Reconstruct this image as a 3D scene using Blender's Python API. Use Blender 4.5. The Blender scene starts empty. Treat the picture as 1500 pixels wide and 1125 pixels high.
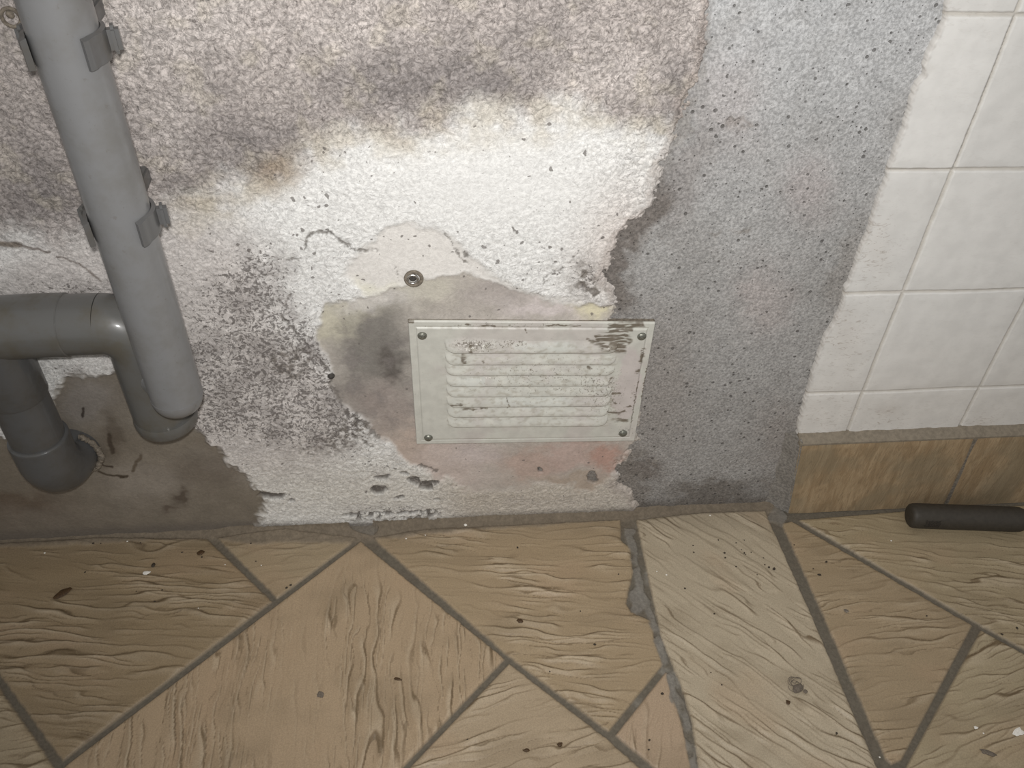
import bpy, bmesh, math, random
import numpy as np
from mathutils import Vector, Matrix
sc = bpy.context.scene
COL = sc.collection

# ---------------------------------------------------------------- camera
F, PITCH, ROLL, YAW = 1279.3, 0.73462, 0.038408, -0.109616
CAMX, CAMD, CAMZ = -0.51336, 0.7445, 0.71052
def cam_basis():
    cy, sy = math.cos(YAW), math.sin(YAW)
    right = np.array([cy, sy, 0.]); fwd0 = np.array([-sy, cy, 0.]); up0 = np.array([0, 0, 1.])
    fwd = fwd0*math.cos(PITCH)-up0*math.sin(PITCH); up = up0*math.cos(PITCH)+fwd0*math.sin(PITCH)
    cr, sr = math.cos(ROLL), math.sin(ROLL)
    return right*cr+up*sr, -right*sr+up*cr, fwd
RA, UA, FA = cam_basis()
EYE = np.array([CAMX, -CAMD, CAMZ])
cam_data = bpy.data.cameras.new('camera')
cam = bpy.data.objects.new('camera', cam_data); COL.objects.link(cam)
cam_data.sensor_fit = 'HORIZONTAL'; cam_data.sensor_width = 36.0
cam_data.lens = F/1500*36.0; cam_data.clip_start = 0.01
cam.matrix_world = Matrix(((RA[0], UA[0], -FA[0], EYE[0]), (RA[1], UA[1], -FA[1], EYE[1]), (RA[2], UA[2], -FA[2], EYE[2]), (0, 0, 0, 1)))
sc.camera = cam
# ---------------------------------------------------------------- light
sc.view_settings.view_transform = 'Standard'; sc.view_settings.look = 'None'
sc.view_settings.gamma = 1.0; sc.view_settings.use_curve_mapping = False
sc.view_settings.exposure = 0.0
world = bpy.data.worlds.new('room_ambience'); sc.world = world; world.use_nodes = True
world.node_tree.nodes['Background'].inputs[0].default_value = (1.0, 0.98, 0.96, 1)
world.node_tree.nodes['Background'].inputs[1].default_value = 0.38
def aim(o, tgt):
    o.rotation_euler = (Vector(tgt)-o.location).to_track_quat('-Z', 'Y').to_euler()
fl = bpy.data.lights.new('phone_flash', 'SPOT'); fl.energy = 31.0; fl.color = (1.0, 0.985, 0.965)
fl.spot_size = math.radians(116); fl.spot_blend = 1.0; fl.shadow_soft_size = 0.012
flo = bpy.data.objects.new('phone_flash', fl); COL.objects.link(flo)
flo.location = Vector(EYE)-Vector(RA)*0.010+Vector(UA)*0.028
aim(flo, (-0.34, 0, 0.22))

# ---------------------------------------------------------------- survey helpers
FZ = -0.212                      # floor level
def unp(px, py, y0=None, z0=None):
    px = np.asarray(px, float); py = np.asarray(py, float)
    d = FA*F+RA*(px[..., None]-750)-UA*(py[..., None]-562.5)
    t = (y0-EYE[1])/d[..., 1] if y0 is not None else (z0-EYE[2])/d[..., 2]
    return EYE+d*t[..., None]
def chart(X, Y, Z):              # metres -> survey chart of the photographed surfaces
    dx, dy, dz = X-EYE[0], Y-EYE[1], Z-EYE[2]
    w = dx*FA[0]+dy*FA[1]+dz*FA[2]
    w = np.maximum(w, 0.15)
    return (750+F*(dx*RA[0]+dy*RA[1]+dz*RA[2])/w, 562.5-F*(dx*UA[0]+dy*UA[1]+dz*UA[2])/w)

def _h(ix, iy, seed):
    h = (ix*374761393+iy*668265263+seed*974634777) & 0xffffffff
    h = ((h ^ (h >> 13))*1274126177) & 0xffffffff
    return (h ^ (h >> 16)) & 0xffffffff
def noise(x, y, seed=0):
    x, y = np.broadcast_arrays(np.asarray(x, float), np.asarray(y, float))
    xi = np.floor(x).astype(np.int64); yi = np.floor(y).astype(np.int64)
    xf = x-xi; yf = y-yi
    u = xf**3*(xf*(xf*6-15)+10); v = yf**3*(yf*(yf*6-15)+10)
    def g(ix, iy, dx, dy):
        a = _h(ix, iy, seed)/4294967296.0*2*math.pi
        return np.cos(a)*dx+np.sin(a)*dy
    n = (g(xi, yi, xf, yf)*(1-u)+g(xi+1, yi, xf-1, yf)*u)*(1-v)+(g(xi, yi+1, xf, yf-1)*(1-u)+g(xi+1, yi+1, xf-1, yf-1)*u)*v
    return n*1.5
def fbm(x, y, o=4, seed=0):
    s = 0; a = 1; t = 0
    for i in range(o):
        s = s+a*noise(x*2**i, y*2**i, seed+i*17); t += a; a *= .55
    return s/t*1.3
def worley(x, y, seed=0):
    x, y = np.asarray(x, float), np.asarray(y, float)
    xi = np.floor(x).astype(np.int64); yi = np.floor(y).astype(np.int64)
    best = np.full(x.shape, 9.); rid = np.zeros(x.shape)
    for i in (-1, 0, 1):
        for j in (-1, 0, 1):
            h1 = _h(xi+i, yi+j, seed)/4294967296.; h2 = _h(xi+i, yi+j, seed+77)/4294967296.; h3 = _h(xi+i, yi+j, seed+191)/4294967296.
            d = np.hypot(xi+i+h1-x, yi+j+h2-y)
            m = d < best; best = np.where(m, d, best); rid = np.where(m, h3, rid)
    return best, rid
def ss(a, b, x):
    t = np.clip((x-a)/(b-a), 0, 1); return t*t*(3-2*t)
def poly_sd(P, X, Y):            # signed distance, + inside
    P = np.asarray(P, float); n = len(P); d = np.full(X.shape, 1e9); ins = np.zeros(X.shape, bool)
    for i in range(n):
        a = P[i]; b = P[(i+1) % n]; e = b-a
        t = np.clip(((X-a[0])*e[0]+(Y-a[1])*e[1])/max(e@e, 1e-12), 0, 1)
        d = np.minimum(d, (X-a[0]-e[0]*t)**2+(Y-a[1]-e[1]*t)**2)
        c = ((a[1] > Y) != (b[1] > Y)) & (X < e[0]*(Y-a[1])/((e[1]) if abs(e[1]) > 1e-12 else 1e-12)+a[0])
        ins ^= c
    return np.where(ins, 1, -1)*np.sqrt(d)
def line_d(P, X, Y):
    P = np.asarray(P, float); d = np.full(X.shape, 1e9)
    for a, b in zip(P[:-1], P[1:]):
        e = b-a; t = np.clip(((X-a[0])*e[0]+(Y-a[1])*e[1])/(e@e), 0, 1)
        d = np.minimum(d, (X-a[0]-e[0]*t)**2+(Y-a[1]-e[1]*t)**2)
    return np.sqrt(d)
def blob(X, Y, cx, cy, rx, ry, ang=0):
    c, s = math.cos(math.radians(ang)), math.sin(math.radians(ang))
    u = ((X-cx)*c+(Y-cy)*s)/rx; v = (-(X-cx)*s+(Y-cy)*c)/ry
    return np.exp(-(u*u+v*v)*1.2)
def lin(c):
    c = np.asarray(c, float)/255.; return np.where(c <= .04045, c/12.92, ((c+.055)/1.055)**2.4)
def mix(col, c2, m):
    c2 = np.asarray(c2, float); return col*(1-m[..., None])+c2*m[..., None]
def axis(lo, hi, a, b, step, n=7):          # fine between a and b, stretched out to lo / hi
    fine = np.arange(a, b+step*.5, step)
    l = a-(a-lo)*(np.linspace(1, 0, n, endpoint=False)**2); r = b+(hi-b)*(np.linspace(0, 1, n+1)[1:]**2)
    return np.concatenate([l if lo < a-1e-6 else [], fine, r if hi > b+1e-6 else []])

# ---------------------------------------------------------------- mesh helpers
def link(name, me, mats=(), parent=None):
    o = bpy.data.objects.new(name, me); COL.objects.link(o)
    for m in mats: me.materials.append(m)
    if parent is not None: o.parent = parent
    return o
def tag(o, label=None, cat=None, group=None, kind=None):
    if label: o['label'] = label
    if cat: o['category'] = cat
    if group: o['group'] = group
    if kind: o['kind'] = kind
    return o
def empty(name, loc=(0, 0, 0)):
    o = bpy.data.objects.new(name, None); COL.objects.link(o); o.location = loc; o.empty_display_size = .02
    return o
def grid_mesh(name, X, Y, Z, mat, keep=None, col=None, mask=None, parent=None, flip=False):
    ny, nx = X.shape
    idx = np.arange(ny*nx).reshape(ny, nx)
    q = np.stack([idx[:-1, :-1], idx[:-1, 1:], idx[1:, 1:], idx[1:, :-1]], -1).reshape(-1, 4)
    if keep is not None:
        k = (keep[:-1, :-1] & keep[:-1, 1:] & keep[1:, 1:] & keep[1:, :-1]).ravel(); q = q[k]
    if flip: q = q[:, ::-1]
    used = np.zeros(ny*nx, bool); used[q.ravel()] = True
    rm = np.cumsum(used)-1; q = rm[q]
    co = np.stack([X, Y, Z], -1).reshape(-1, 3)[used]
    me = bpy.data.meshes.new(name)
    me.vertices.add(len(co)); me.vertices.foreach_set('co', co.astype(np.float32).ravel())
    me.loops.add(q.size); me.loops.foreach_set('vertex_index', q.astype(np.int32).ravel())
    me.polygons.add(len(q)); me.polygons.foreach_set('loop_start', np.arange(0, q.size, 4, dtype=np.int32))
    me.polygons.foreach_set('use_smooth', np.ones(len(q), bool))
    me.update(calc_edges=True)
    for nm, arr in (('Tint', col), ('Zone', mask)):
        if arr is None: continue
        a = np.ones((len(co), 4), np.float32); a[:, :arr.shape[-1]] = np.clip(arr.reshape(-1, arr.shape[-1])[used], 0, 1)
        at = me.attributes.new(nm, 'FLOAT_COLOR', 'POINT'); at.data.foreach_set('color', a.ravel())
    return link(name, me, [mat], parent)
def sweep(bm, path, radii, seg=40, cap0=True, cap1=True):
    path = [Vector(p) for p in path]; n = len(path); rings = []
    t0 = (path[1]-path[0]).normalized()
    nrm = t0.orthogonal().normalized()
    for i, p in enumerate(path):
        t = ((path[min(i+1, n-1)]-path[max(i-1, 0)])).normalized()
        nrm = (nrm-t*nrm.dot(t)).normalized(); bi = t.cross(nrm)
        r = radii[i] if hasattr(radii, '__len__') else radii
        rings.append([bm.verts.new(p+(nrm*math.cos(2*math.pi*k/seg)+bi*math.sin(2*math.pi*k/seg))*r) for k in range(seg)])
    for a, b in zip(rings[:-1], rings[1:]):
        for k in range(seg):
            bm.faces.new((a[k], a[(k+1) % seg], b[(k+1) % seg], b[k]))
    if cap0: bm.faces.new(rings[0][::-1])
    if cap1: bm.faces.new(rings[-1])
def bm_obj(name, bm, mat, parent=None, smooth=True, angle=40):
    bmesh.ops.recalc_face_normals(bm, faces=bm.faces)
    for f in bm.faces: f.smooth = smooth
    if smooth:
        for e in bm.edges:
            if len(e.link_faces) == 2 and e.calc_face_angle(0) > math.radians(angle): e.smooth = False
    me = bpy.data.meshes.new(name); bm.to_mesh(me); bm.free()
    return link(name, me, [mat], parent)
def arc(c, a, b, n=10):          # quarter bend from c+a to c+b around corner centre c (a, b radius vectors)
    c, a, b = Vector(c), Vector(a), Vector(b)
    return [c+a*math.cos(t)+b*math.sin(t) for t in [math.pi/2*i/n for i in range(n+1)]]

# ---------------------------------------------------------------- materials
class NT:
    def __init__(s, name):
        s.m = bpy.data.materials.new(name); s.m.use_nodes = True; s.t = s.m.node_tree; s.n = s.t.nodes
        s.b = s.n['Principled BSDF']; s.tc = s.n.new('ShaderNodeTexCoord').outputs['Object']
    def L(s, a, b): s.t.links.new(a, b)
    def inp(s, sock, v):
        if isinstance(v, bpy.types.NodeSocket): s.L(v, sock)
        else: sock.default_value = v
    def attr(s, nm):
        a = s.n.new('ShaderNodeAttribute'); a.attribute_name = nm; return a.outputs['Color']
    def sep(s, c):
        a = s.n.new('ShaderNodeSeparateColor'); s.L(c, a.inputs[0]); return a.outputs
    def noise(s, scale, detail=3, rough=.55, dist=0, vec=None):
        a = s.n.new('ShaderNodeTexNoise'); s.L(vec or s.tc, a.inputs['Vector'])
        a.inputs['Scale'].default_value = scale; a.inputs['Detail'].default_value = detail
        a.inputs['Roughness'].default_value = rough; a.inputs['Distortion'].default_value = dist
        return a.outputs['Fac']
    def voro(s, scale, out='Distance', feat='F1', vec=None):
        a = s.n.new('ShaderNodeTexVoronoi'); a.feature = feat; s.L(vec or s.tc, a.inputs['Vector'])
        a.inputs['Scale'].default_value = scale; return a.outputs[out]
    def math(s, op, a, b=0.0, c=0.0, clamp=False):
        m = s.n.new('ShaderNodeMath'); m.operation = op; m.use_clamp = clamp
        s.inp(m.inputs[0], a); s.inp(m.inputs[1], b); s.inp(m.inputs[2], c); return m.outputs[0]
    def rng(s, v, a, b, c=0., d=1.):
        m = s.n.new('ShaderNodeMapRange'); m.interpolation_type = 'SMOOTHSTEP'
        s.inp(m.inputs[0], v); s.inp(m.inputs[1], a); s.inp(m.inputs[2], b); s.inp(m.inputs[3], c); s.inp(m.inputs[4], d)
        return m.outputs[0]
    def mix(s, f, a, b, mode='MIX'):
        m = s.n.new('ShaderNodeMix'); m.data_type = 'RGBA'; m.blend_type = mode
        s.inp(m.inputs[0], f)
        for i, v in ((6, a), (7, b)):
            if isinstance(v, bpy.types.NodeSocket): s.L(v, m.inputs[i])
            else: m.inputs[i].default_value = (*v, 1) if len(v) == 3 else v
        return m.outputs[2]
    def bump(s, h, strength, dist, prev=None):
        b = s.n.new('ShaderNodeBump'); b.inputs['Strength'].default_value = strength; b.inputs['Distance'].default_value = dist
        s.L(h, b.inputs['Height'])
        if prev: s.L(prev, b.inputs['Normal'])
        return b.outputs[0]
    def stretch(s, sx, sy, sz):
        m = s.n.new('ShaderNodeMapping'); s.L(s.tc, m.inputs[0]); m.inputs['Scale'].default_value = (sx, sy, sz); return m.outputs[0]
    def done(s, col, rough=.6, nrm=None, spec=.3, metal=0):
        s.inp(s.b.inputs['Base Color'], col if isinstance(col, bpy.types.NodeSocket) else (*col, 1))
        s.inp(s.b.inputs['Roughness'], rough); s.b.inputs['Specular IOR Level'].default_value = spec
        s.b.inputs['Metallic'].default_value = metal
        if nrm: s.L(nrm, s.b.inputs['Normal'])
        return s.m

def mat_paint():
    s = NT('mouldy_whitewash'); tint = s.attr('Tint'); z = s.sep(s.attr('Zone'))
    mould, grain, stain = z[0], z[1], z[2]
    warp = s.n.new('ShaderNodeVectorMath'); warp.operation = 'MULTIPLY_ADD'
    nz = s.n.new('ShaderNodeTexNoise'); s.L(s.tc, nz.inputs['Vector']); nz.inputs['Scale'].default_value = 70; nz.inputs['Detail'].default_value = 3
    s.L(nz.outputs['Color'], warp.inputs[0]); warp.inputs[1].default_value = (.014, .014, .014); s.L(s.tc, warp.inputs[2])
    wv = warp.outputs[0]
    # thin curled dark marks in the roughcast hollows
    r1 = s.math('ABSOLUTE', s.math('SUBTRACT', s.noise(230, 2, .6, vec=wv), .5))
    curl = s.rng(r1, .0, .05, 1, 0)
    gate = s.rng(s.noise(150, 2, .5), .44, .56)
    curl = s.math('MULTIPLY', s.math('MULTIPLY', curl, gate), grain)
    col = s.mix(s.math('MULTIPLY', curl, .62), tint, (.16, .14, .13), 'MIX')
    # pale / darker flecks
    fk = s.rng(s.noise(300, 3, .7, vec=wv), .34, .66, 0.62, 1.36)
    fkg = s.math('ADD', s.math('MULTIPLY', s.math('SUBTRACT', fk, 1.0), s.math('ADD', s.math('MULTIPLY', grain, .75), .10)), 1.0)
    cc = s.n.new('ShaderNodeCombineColor'); [s.L(fkg, cc.inputs[i]) for i in range(3)]
    col = s.mix(1.0, col, cc.outputs[0], 'MULTIPLY')
    # mould blotches: density from the zone map
    sp = s.math('ADD', s.noise(250, 4, .72, vec=wv), s.math('MULTIPLY', s.math('SUBTRACT', s.noise(75, 2), .5), .20))
    thr = s.math('SUBTRACT', .73, s.math('MULTIPLY', mould, .225))
    blot = s.rng(s.math('SUBTRACT', sp, thr), -.008, .035)
    col = s.mix(s.math('MULTIPLY', blot, .76), col, (.105, .093, .086))
    # separate round specks
    vo = s.n.new('ShaderNodeTexVoronoi'); s.L(wv, vo.inputs['Vector']); vo.inputs['Scale'].default_value = 165
    vs = s.sep(vo.outputs['Color'])
    size = s.math('MULTIPLY', s.math('POWER', vs[1], 2.2), .34)
    on = s.math('LESS_THAN', vs[0], s.math('ADD', s.math('MULTIPLY', stain, 2.8), .0))
    dot = s.math('MULTIPLY', s.rng(s.math('SUBTRACT', vo.outputs['Distance'], s.math('ADD', size, .04)), -.05, .04, 1, 0), on)
    col = s.mix(s.math('MULTIPLY', dot, .78), col, (.14, .125, .115))
    h = s.math('ADD', s.math('MULTIPLY', s.noise(330, 4, .65, vec=wv), s.math('ADD', grain, .08)), s.math('MULTIPLY', s.noise(700, 2), .12))
    n = s.bump(h, .9, .0022)
    return s.done(col, .75, n, .25)
def mat_cement():
    s = NT('grey_cement_render'); tint = s.attr('Tint')
    m1 = s.rng(s.noise(340, 4, .75), .32, .68, .70, 1.30); m2 = s.rng(s.noise(60, 3), .3, .7, .94, 1.06)
    f = s.math('MULTIPLY', m1, m2); cc = s.n.new('ShaderNodeCombineColor'); [s.L(f, cc.inputs[i]) for i in range(3)]
    col = s.mix(1.0, tint, cc.outputs[0], 'MULTIPLY')
    vo = s.n.new('ShaderNodeTexVoronoi'); s.L(s.tc, vo.inputs['Vector']); vo.inputs['Scale'].default_value = 190
    vs = s.sep(vo.outputs['Color'])
    on = s.math('LESS_THAN', vs[0], .45); size = s.math('MULTIPLY', s.math('POWER', vs[1], 2.0), .34)
    pit = s.math('MULTIPLY', s.rng(s.math('SUBTRACT', vo.outputs['Distance'], s.math('ADD', size, .10)), -.06, .04, 1, 0), on)
    vo2 = s.n.new('ShaderNodeTexVoronoi'); s.L(s.tc, vo2.inputs['Vector']); vo2.inputs['Scale'].default_value = 60
    v2 = s.sep(vo2.outputs['Color'])
    pit2 = s.math('MULTIPLY', s.rng(vo2.outputs['Distance'], .06, .14, 1, 0), s.math('LESS_THAN', v2[0], .28))
    pits = s.math('MAXIMUM', pit, pit2)
    col = s.mix(s.math('MULTIPLY', pits, .72), col, (.07, .065, .06))
    h = s.math('SUBTRACT', s.noise(380, 4, .7), s.math('MULTIPLY', pits, .7))
    return s.done(col, .85, s.bump(h, .8, .0016), .2)
def mat_tile():
    s = NT('white_glazed_tile'); tint = s.attr('Tint'); z = s.sep(s.attr('Zone'))
    f = s.rng(s.noise(45, 3), .3, .7, .95, 1.04); cc = s.n.new('ShaderNodeCombineColor'); [s.L(f, cc.inputs[i]) for i in range(3)]
    col = s.mix(1.0, tint, cc.outputs[0], 'MULTIPLY')
    sm = s.math('MULTIPLY', s.rng(s.noise(150, 4, .7, 1.5, vec=s.stretch(.6, 1, 1.6)), .54, .64), z[0])
    col = s.mix(s.math('MULTIPLY', sm, .6), col, (.30, .25, .21))
    rough = s.math('ADD', s.math('MULTIPLY', z[1], .45), .38)
    h = s.math('ADD', s.noise(28, 2), s.math('MULTIPLY', s.noise(400, 3), s.math('MULTIPLY', z[1], .3)))
    return s.done(col, rough, s.bump(h, .35, .002), .35)
def mat_floor():
    s = NT('slate_look_floor_tile'); tint = s.attr('Tint'); z = s.sep(s.attr('Zone'))
    f = s.rng(s.noise(620, 3, .7), .3, .7, .88, 1.12); cc = s.n.new('ShaderNodeCombineColor'); [s.L(f, cc.inputs[i]) for i in range(3)]
    col = s.mix(1.0, tint, cc.outputs[0], 'MULTIPLY')
    gr = s.rng(s.noise(260, 4, .7), .3, .7, .80, 1.2); c2 = s.n.new('ShaderNodeCombineColor'); [s.L(gr, c2.inputs[i]) for i in range(3)]
    col = s.mix(s.math('MULTIPLY', z[0], .8), col, s.mix(1.0, tint, c2.outputs[0], 'MULTIPLY'))
    rough = s.math('ADD', s.math('MULTIPLY', z[0], .35), .50)
    h = s.math('ADD', s.math('MULTIPLY', s.noise(500, 3, .6), s.math('ADD', s.math('MULTIPLY', z[0], .5), .35)), 0)
    return s.done(col, rough, s.bump(h, .6, .0009), .35)
def mat_plastic(name, c, c2, rough=.38, dirt=.5):
    s = NT(name)
    d = s.rng(s.noise(26, 4, .65), .42, .72); d2 = s.rng(s.noise(160, 3, .7), .62, .72)
    col = s.mix(s.math('MULTIPLY', d, dirt), c, c2); col = s.mix(s.math('MULTIPLY', d2, dirt*.5), col, (.10, .085, .065))
    r = s.math('ADD', s.math('MULTIPLY', d, .22), rough)
    s.b.inputs['Coat Weight'].default_value = .35; s.b.inputs['Coat Roughness'].default_value = .10
    return s.done(col, r, s.bump(s.noise(60, 2), .06, .001), .4)
def mat_enamel():
    s = NT('chalky_green_white_enamel'); tint = s.attr('Tint'); z = s.sep(s.attr('Zone'))
    sp = s.rng(s.math('SUBTRACT', s.noise(420, 4, .7), s.math('SUBTRACT', .74, s.math('MULTIPLY', z[0], .34))), -.01, .03)
    col = s.mix(s.math('MULTIPLY', sp, .75), tint, (.13, .11, .085))
    f = s.rng(s.noise(70, 3, .6), .3, .7, .93, 1.05); cc = s.n.new('ShaderNodeCombineColor'); [s.L(f, cc.inputs[i]) for i in range(3)]
    col = s.mix(1.0, col, cc.outputs[0], 'MULTIPLY')
    wl = s.math('MULTIPLY', s.rng(s.noise(330, 2, .6), .60, .66), z[1])
    col = s.mix(wl, col, (.78, .76, .70))
    return s.done(col, .42, s.bump(s.noise(240, 3), .25, .0008), .45)
def mat_simple(name, c, rough=.5, metal=0, var=.25, scale=300, bump=.3):
    s = NT(name); f = s.rng(s.noise(scale, 3, .65), .3, .7, 1-var, 1+var); cc = s.n.new('ShaderNodeCombineColor'); [s.L(f, cc.inputs[i]) for i in range(3)]
    return s.done(s.mix(1.0, c, cc.outputs[0], 'MULTIPLY'), rough, s.bump(s.noise(scale*1.5, 3), bump, .0006), .4, metal)
M_PAINT, M_CEM, M_TILE, M_FLOOR = mat_paint(), mat_cement(), mat_tile(), mat_floor()
M_PIPE = mat_plastic('grey_drain_plastic', (.185, .186, .188), (.14, .135, .125), .36, .6)
M_PIPE2 = mat_plastic('dusty_grey_drain_plastic', (.108, .107, .102), (.088, .078, .058), .38, .8)
M_PIPE3 = mat_plastic('shaded_grey_drain_plastic', (.080, .081, .082), (.065, .060, .052), .45, .8)  # same drain plastic, darkened to put the dim lower-left light into its colour
M_CLIP = mat_plastic('grey_clip_plastic', (.105, .105, .105), (.08, .07, .055), .45, .6)
M_ENAMEL = mat_enamel()
M_SCREW = mat_simple('dull_screw_metal', (.20, .20, .17), .38, .55, .3, 500)
M_STEEL = mat_simple('bright_anchor_steel', (.55, .53, .50), .3, .9, .2, 400)
M_DARK = mat_simple('dark_hole', (.05, .045, .04), .8)
M_RUB = mat_simple('dark_brown_rubber', (.040, .034, .026), .6, 0, .12, 200, .15)
M_RUBDIRT = mat_simple('grimy_rubber_smudge', (.024, .019, .014), .8, 0, .4, 500, .5)
M_BROWN = mat_simple('brown_leaf_crumb', (.06, .032, .012), .6, 0, .4, 900)
M_BLACKC = mat_simple('dark_crumb', (.04, .03, .02), .7, 0, .3, 900)
M_WHITEC = mat_simple('white_paint_flake', (.75, .72, .66), .6, 0, .1, 600)
M_GREYC = mat_simple('grey_fluff', (.14, .115, .09), .9, 0, .3, 900)
M_MORTAR = mat_simple('grey_brown_mortar', (.17, .145, .115), .9, 0, .35, 260, .8)

# ---------------------------------------------------------------- wall: plaster with whitewash (left), cement strip (middle)
TOPZ = 0.66
STEP = 0.0011
def paint_edge_sd(U, V, X, Z):
    j = 7*noise(X*60, Z*60, 5)+4*noise(X*160, Z*160, 6)+2.5*noise(X*330, Z*330, 8)
    P = [(-2500, -1500), (1062, -1500), (1038, -60), (1034, 0), (1030, 45), (1018, 105), (990, 175), (984, 205), (966, 235), (960, 262), (952, 305), (922, 322),
         (903, 348), (893, 378), (880, 405), (893, 425), (900, 440), (893, 468), (905, 500), (930, 560), (930, 640), (925, 655), (905, 680), (897, 706), (905, 716), (922, 722), (932, 745), (940, 900), (940, 1500), (-2500, 1500)]
    return poly_sd(P, U+j, V+j*.6)
xs = axis(-2.5, -0.10, unp(-30, 800, y0=.003)[0], -0.13, STEP); zs = axis(FZ-.01, 1.6, FZ-.01, unp(0, -20, y0=.003)[2], STEP)
X, Z = np.meshgrid(xs, zs)
U, V = chart(X, np.full(X.shape, .002), Z)
fw = 1-ss(30, 160, np.maximum(-U, -V))           # fade of hand-mapped detail outside the photographed area
sdp = paint_edge_sd(U, V, X, Z)
jx = 16*noise(X*22, Z*22, 31)+9*noise(X*60, Z*60, 32)+5*noise(X*150, Z*150, 33); jy = 16*noise(X*22, Z*22, 41)+9*noise(X*60, Z*60, 42)+5*noise(X*150, Z*150, 43)
Uj, Vj = U+jx, V+jy
big = fbm(X*9, Z*9, 4, 60)
# zone masks
ybx = [-3000, 0, 100, 230, 300, 400, 480, 600, 700, 850, 930, 1000, 3000]; yby = [352, 352, 345, 318, 292, 250, 208, 188, 165, 155, 175, 205, 205]
yb = np.interp(U, ybx, yby)
mauve = ss(-34, 34, yb-V+jy*1.3+25*big)
P_smooth = [(462, 480), (478, 452), (520, 436), (560, 424), (600, 414), (640, 402), (690, 402), (720, 412), (770, 430), (830, 446), (900, 446), (960, 460), (960, 660), (905, 690), (870, 716),
            (800, 712), (740, 722), (680, 712), (640, 700), (590, 672), (556, 640), (520, 604), (500, 588), (484, 552), (476, 520)]
jj = .55*jx
sm = ss(-5, 5, poly_sd(P_smooth, U+jj, V+.5*jy))
P_white = [(498, 405), (520, 372), (556, 342), (590, 322), (640, 330), (664, 352), (700, 386), (735, 412), (790, 436), (850, 442), (840, 455), (700, 410), (640, 408), (600, 420), (540, 432)]
sw = ss(-6, 6, poly_sd(P_white, U+jj, V+.5*jy))*(1-sm)
P_brown = [(-1500, 644), (0, 650), (25, 632), (70, 600), (80, 560), (95, 552), (150, 552), (176, 540), (240, 600), (300, 640), (315, 662), (345, 685), (375, 704), (392, 722), (384, 752), (372, 770), (300, 900), (0, 1000), (-1500, 1000)]
br_sd = poly_sd(P_brown, U+.8*jx, V+.6*jy); br = ss(-5, 5, br_sd)
rough = (1-sm)*(1-sw*.9)*(1-br)
# colours (albedo)
WHITE = np.array([.735, .73, .71])
col = np.ones(X.shape+(3,))*WHITE
col = mix(col, [.55, .51, .485], .85*ss(.3, .9, blob(U, V, 270, 430, 190, 190)+blob(U, V, 400, 620, 170, 120)+blob(U, V, 60, 420, 160, 90)*.7))
col = mix(col, [.62, .56, .52], .75*blob(U, V, 900, 360, 60, 110, 20))
col = mix(col, [.56, .53, .47], .7*blob(U, V, 560, 720, 300, 60))
col = mix(col, [.46, .41, .345], .8*ss(600, 700, U)*ss(690, 705, V))
mv = np.array([.455, .410, .385])[None, None]*np.ones(col.shape)
mv = mix(mv, [.29, .262, .25], np.clip(.75*ss(-.1, .5, fbm(X*8, Z*8, 4, 90))+0*X, 0, 1)*.55)
dk = np.zeros(X.shape)
for a in [(660, 110, 130, 60, .55), (540, 130, 80, 60, .4), (360, 215, 110, 60, .6), (300, 120, 60, 60, .2), (60, 290, 90, 60, .6), (265, 275, 40, 25, .5), (60, 200, 40, 80, .3), (800, 60, 60, 60, .25), (730, 140, 60, 30, .3), (985, 130, 20, 60, .5), (970, 190, 20, 30, .5)]:
    dk += a[4]*blob(Uj, Vj, *a[:4])
mv = mix(mv, [.20, .182, .178], np.clip(dk*1.15, 0, .8))
lt = .8*blob(Uj, Vj, 200, 40, 130, 80)+.5*blob(Uj, Vj, 330, 20, 90, 50)+.5*blob(Uj, Vj, 500, 40, 100, 40)+.5*blob(Uj, Vj, 900, 110, 90, 50)+.5*blob(Uj, Vj, 250, 190, 50, 60)+.5*blob(Uj, Vj, 1010, 20, 25, 40)
mv = mix(mv, [.60, .55, .52], np.clip(lt, 0, .8))
mv *= (.93+.20*fbm(X*45, Z*45, 4, 91)+.08*noise(X*160, Z*160, 92))[..., None]
mv = mix(mv, [.52, .47, .37], .25*ss(.1, .5, fbm(X*30+9, Z*30, 3, 97)))
col = mix(col, mv, mauve*rough)
# warm dirty rim between the mould and the white
rim = ss(60, 0, np.abs(yb-V+jy+10))*rough*ss(200, 330, U)
col = mix(col, [.50, .44, .33], .45*rim*ss(-.3, .3, fbm(X*25, Z*25, 3, 71)))
col = mix(col, [.30, .23, .16], .7*blob(Uj, Vj, 405, 256, 46, 22, -25)*rough)
col = mix(col, [.40, .35, .27], .6*blob(Uj, Vj, 300, 295, 60, 18, -10)*rough)
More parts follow.
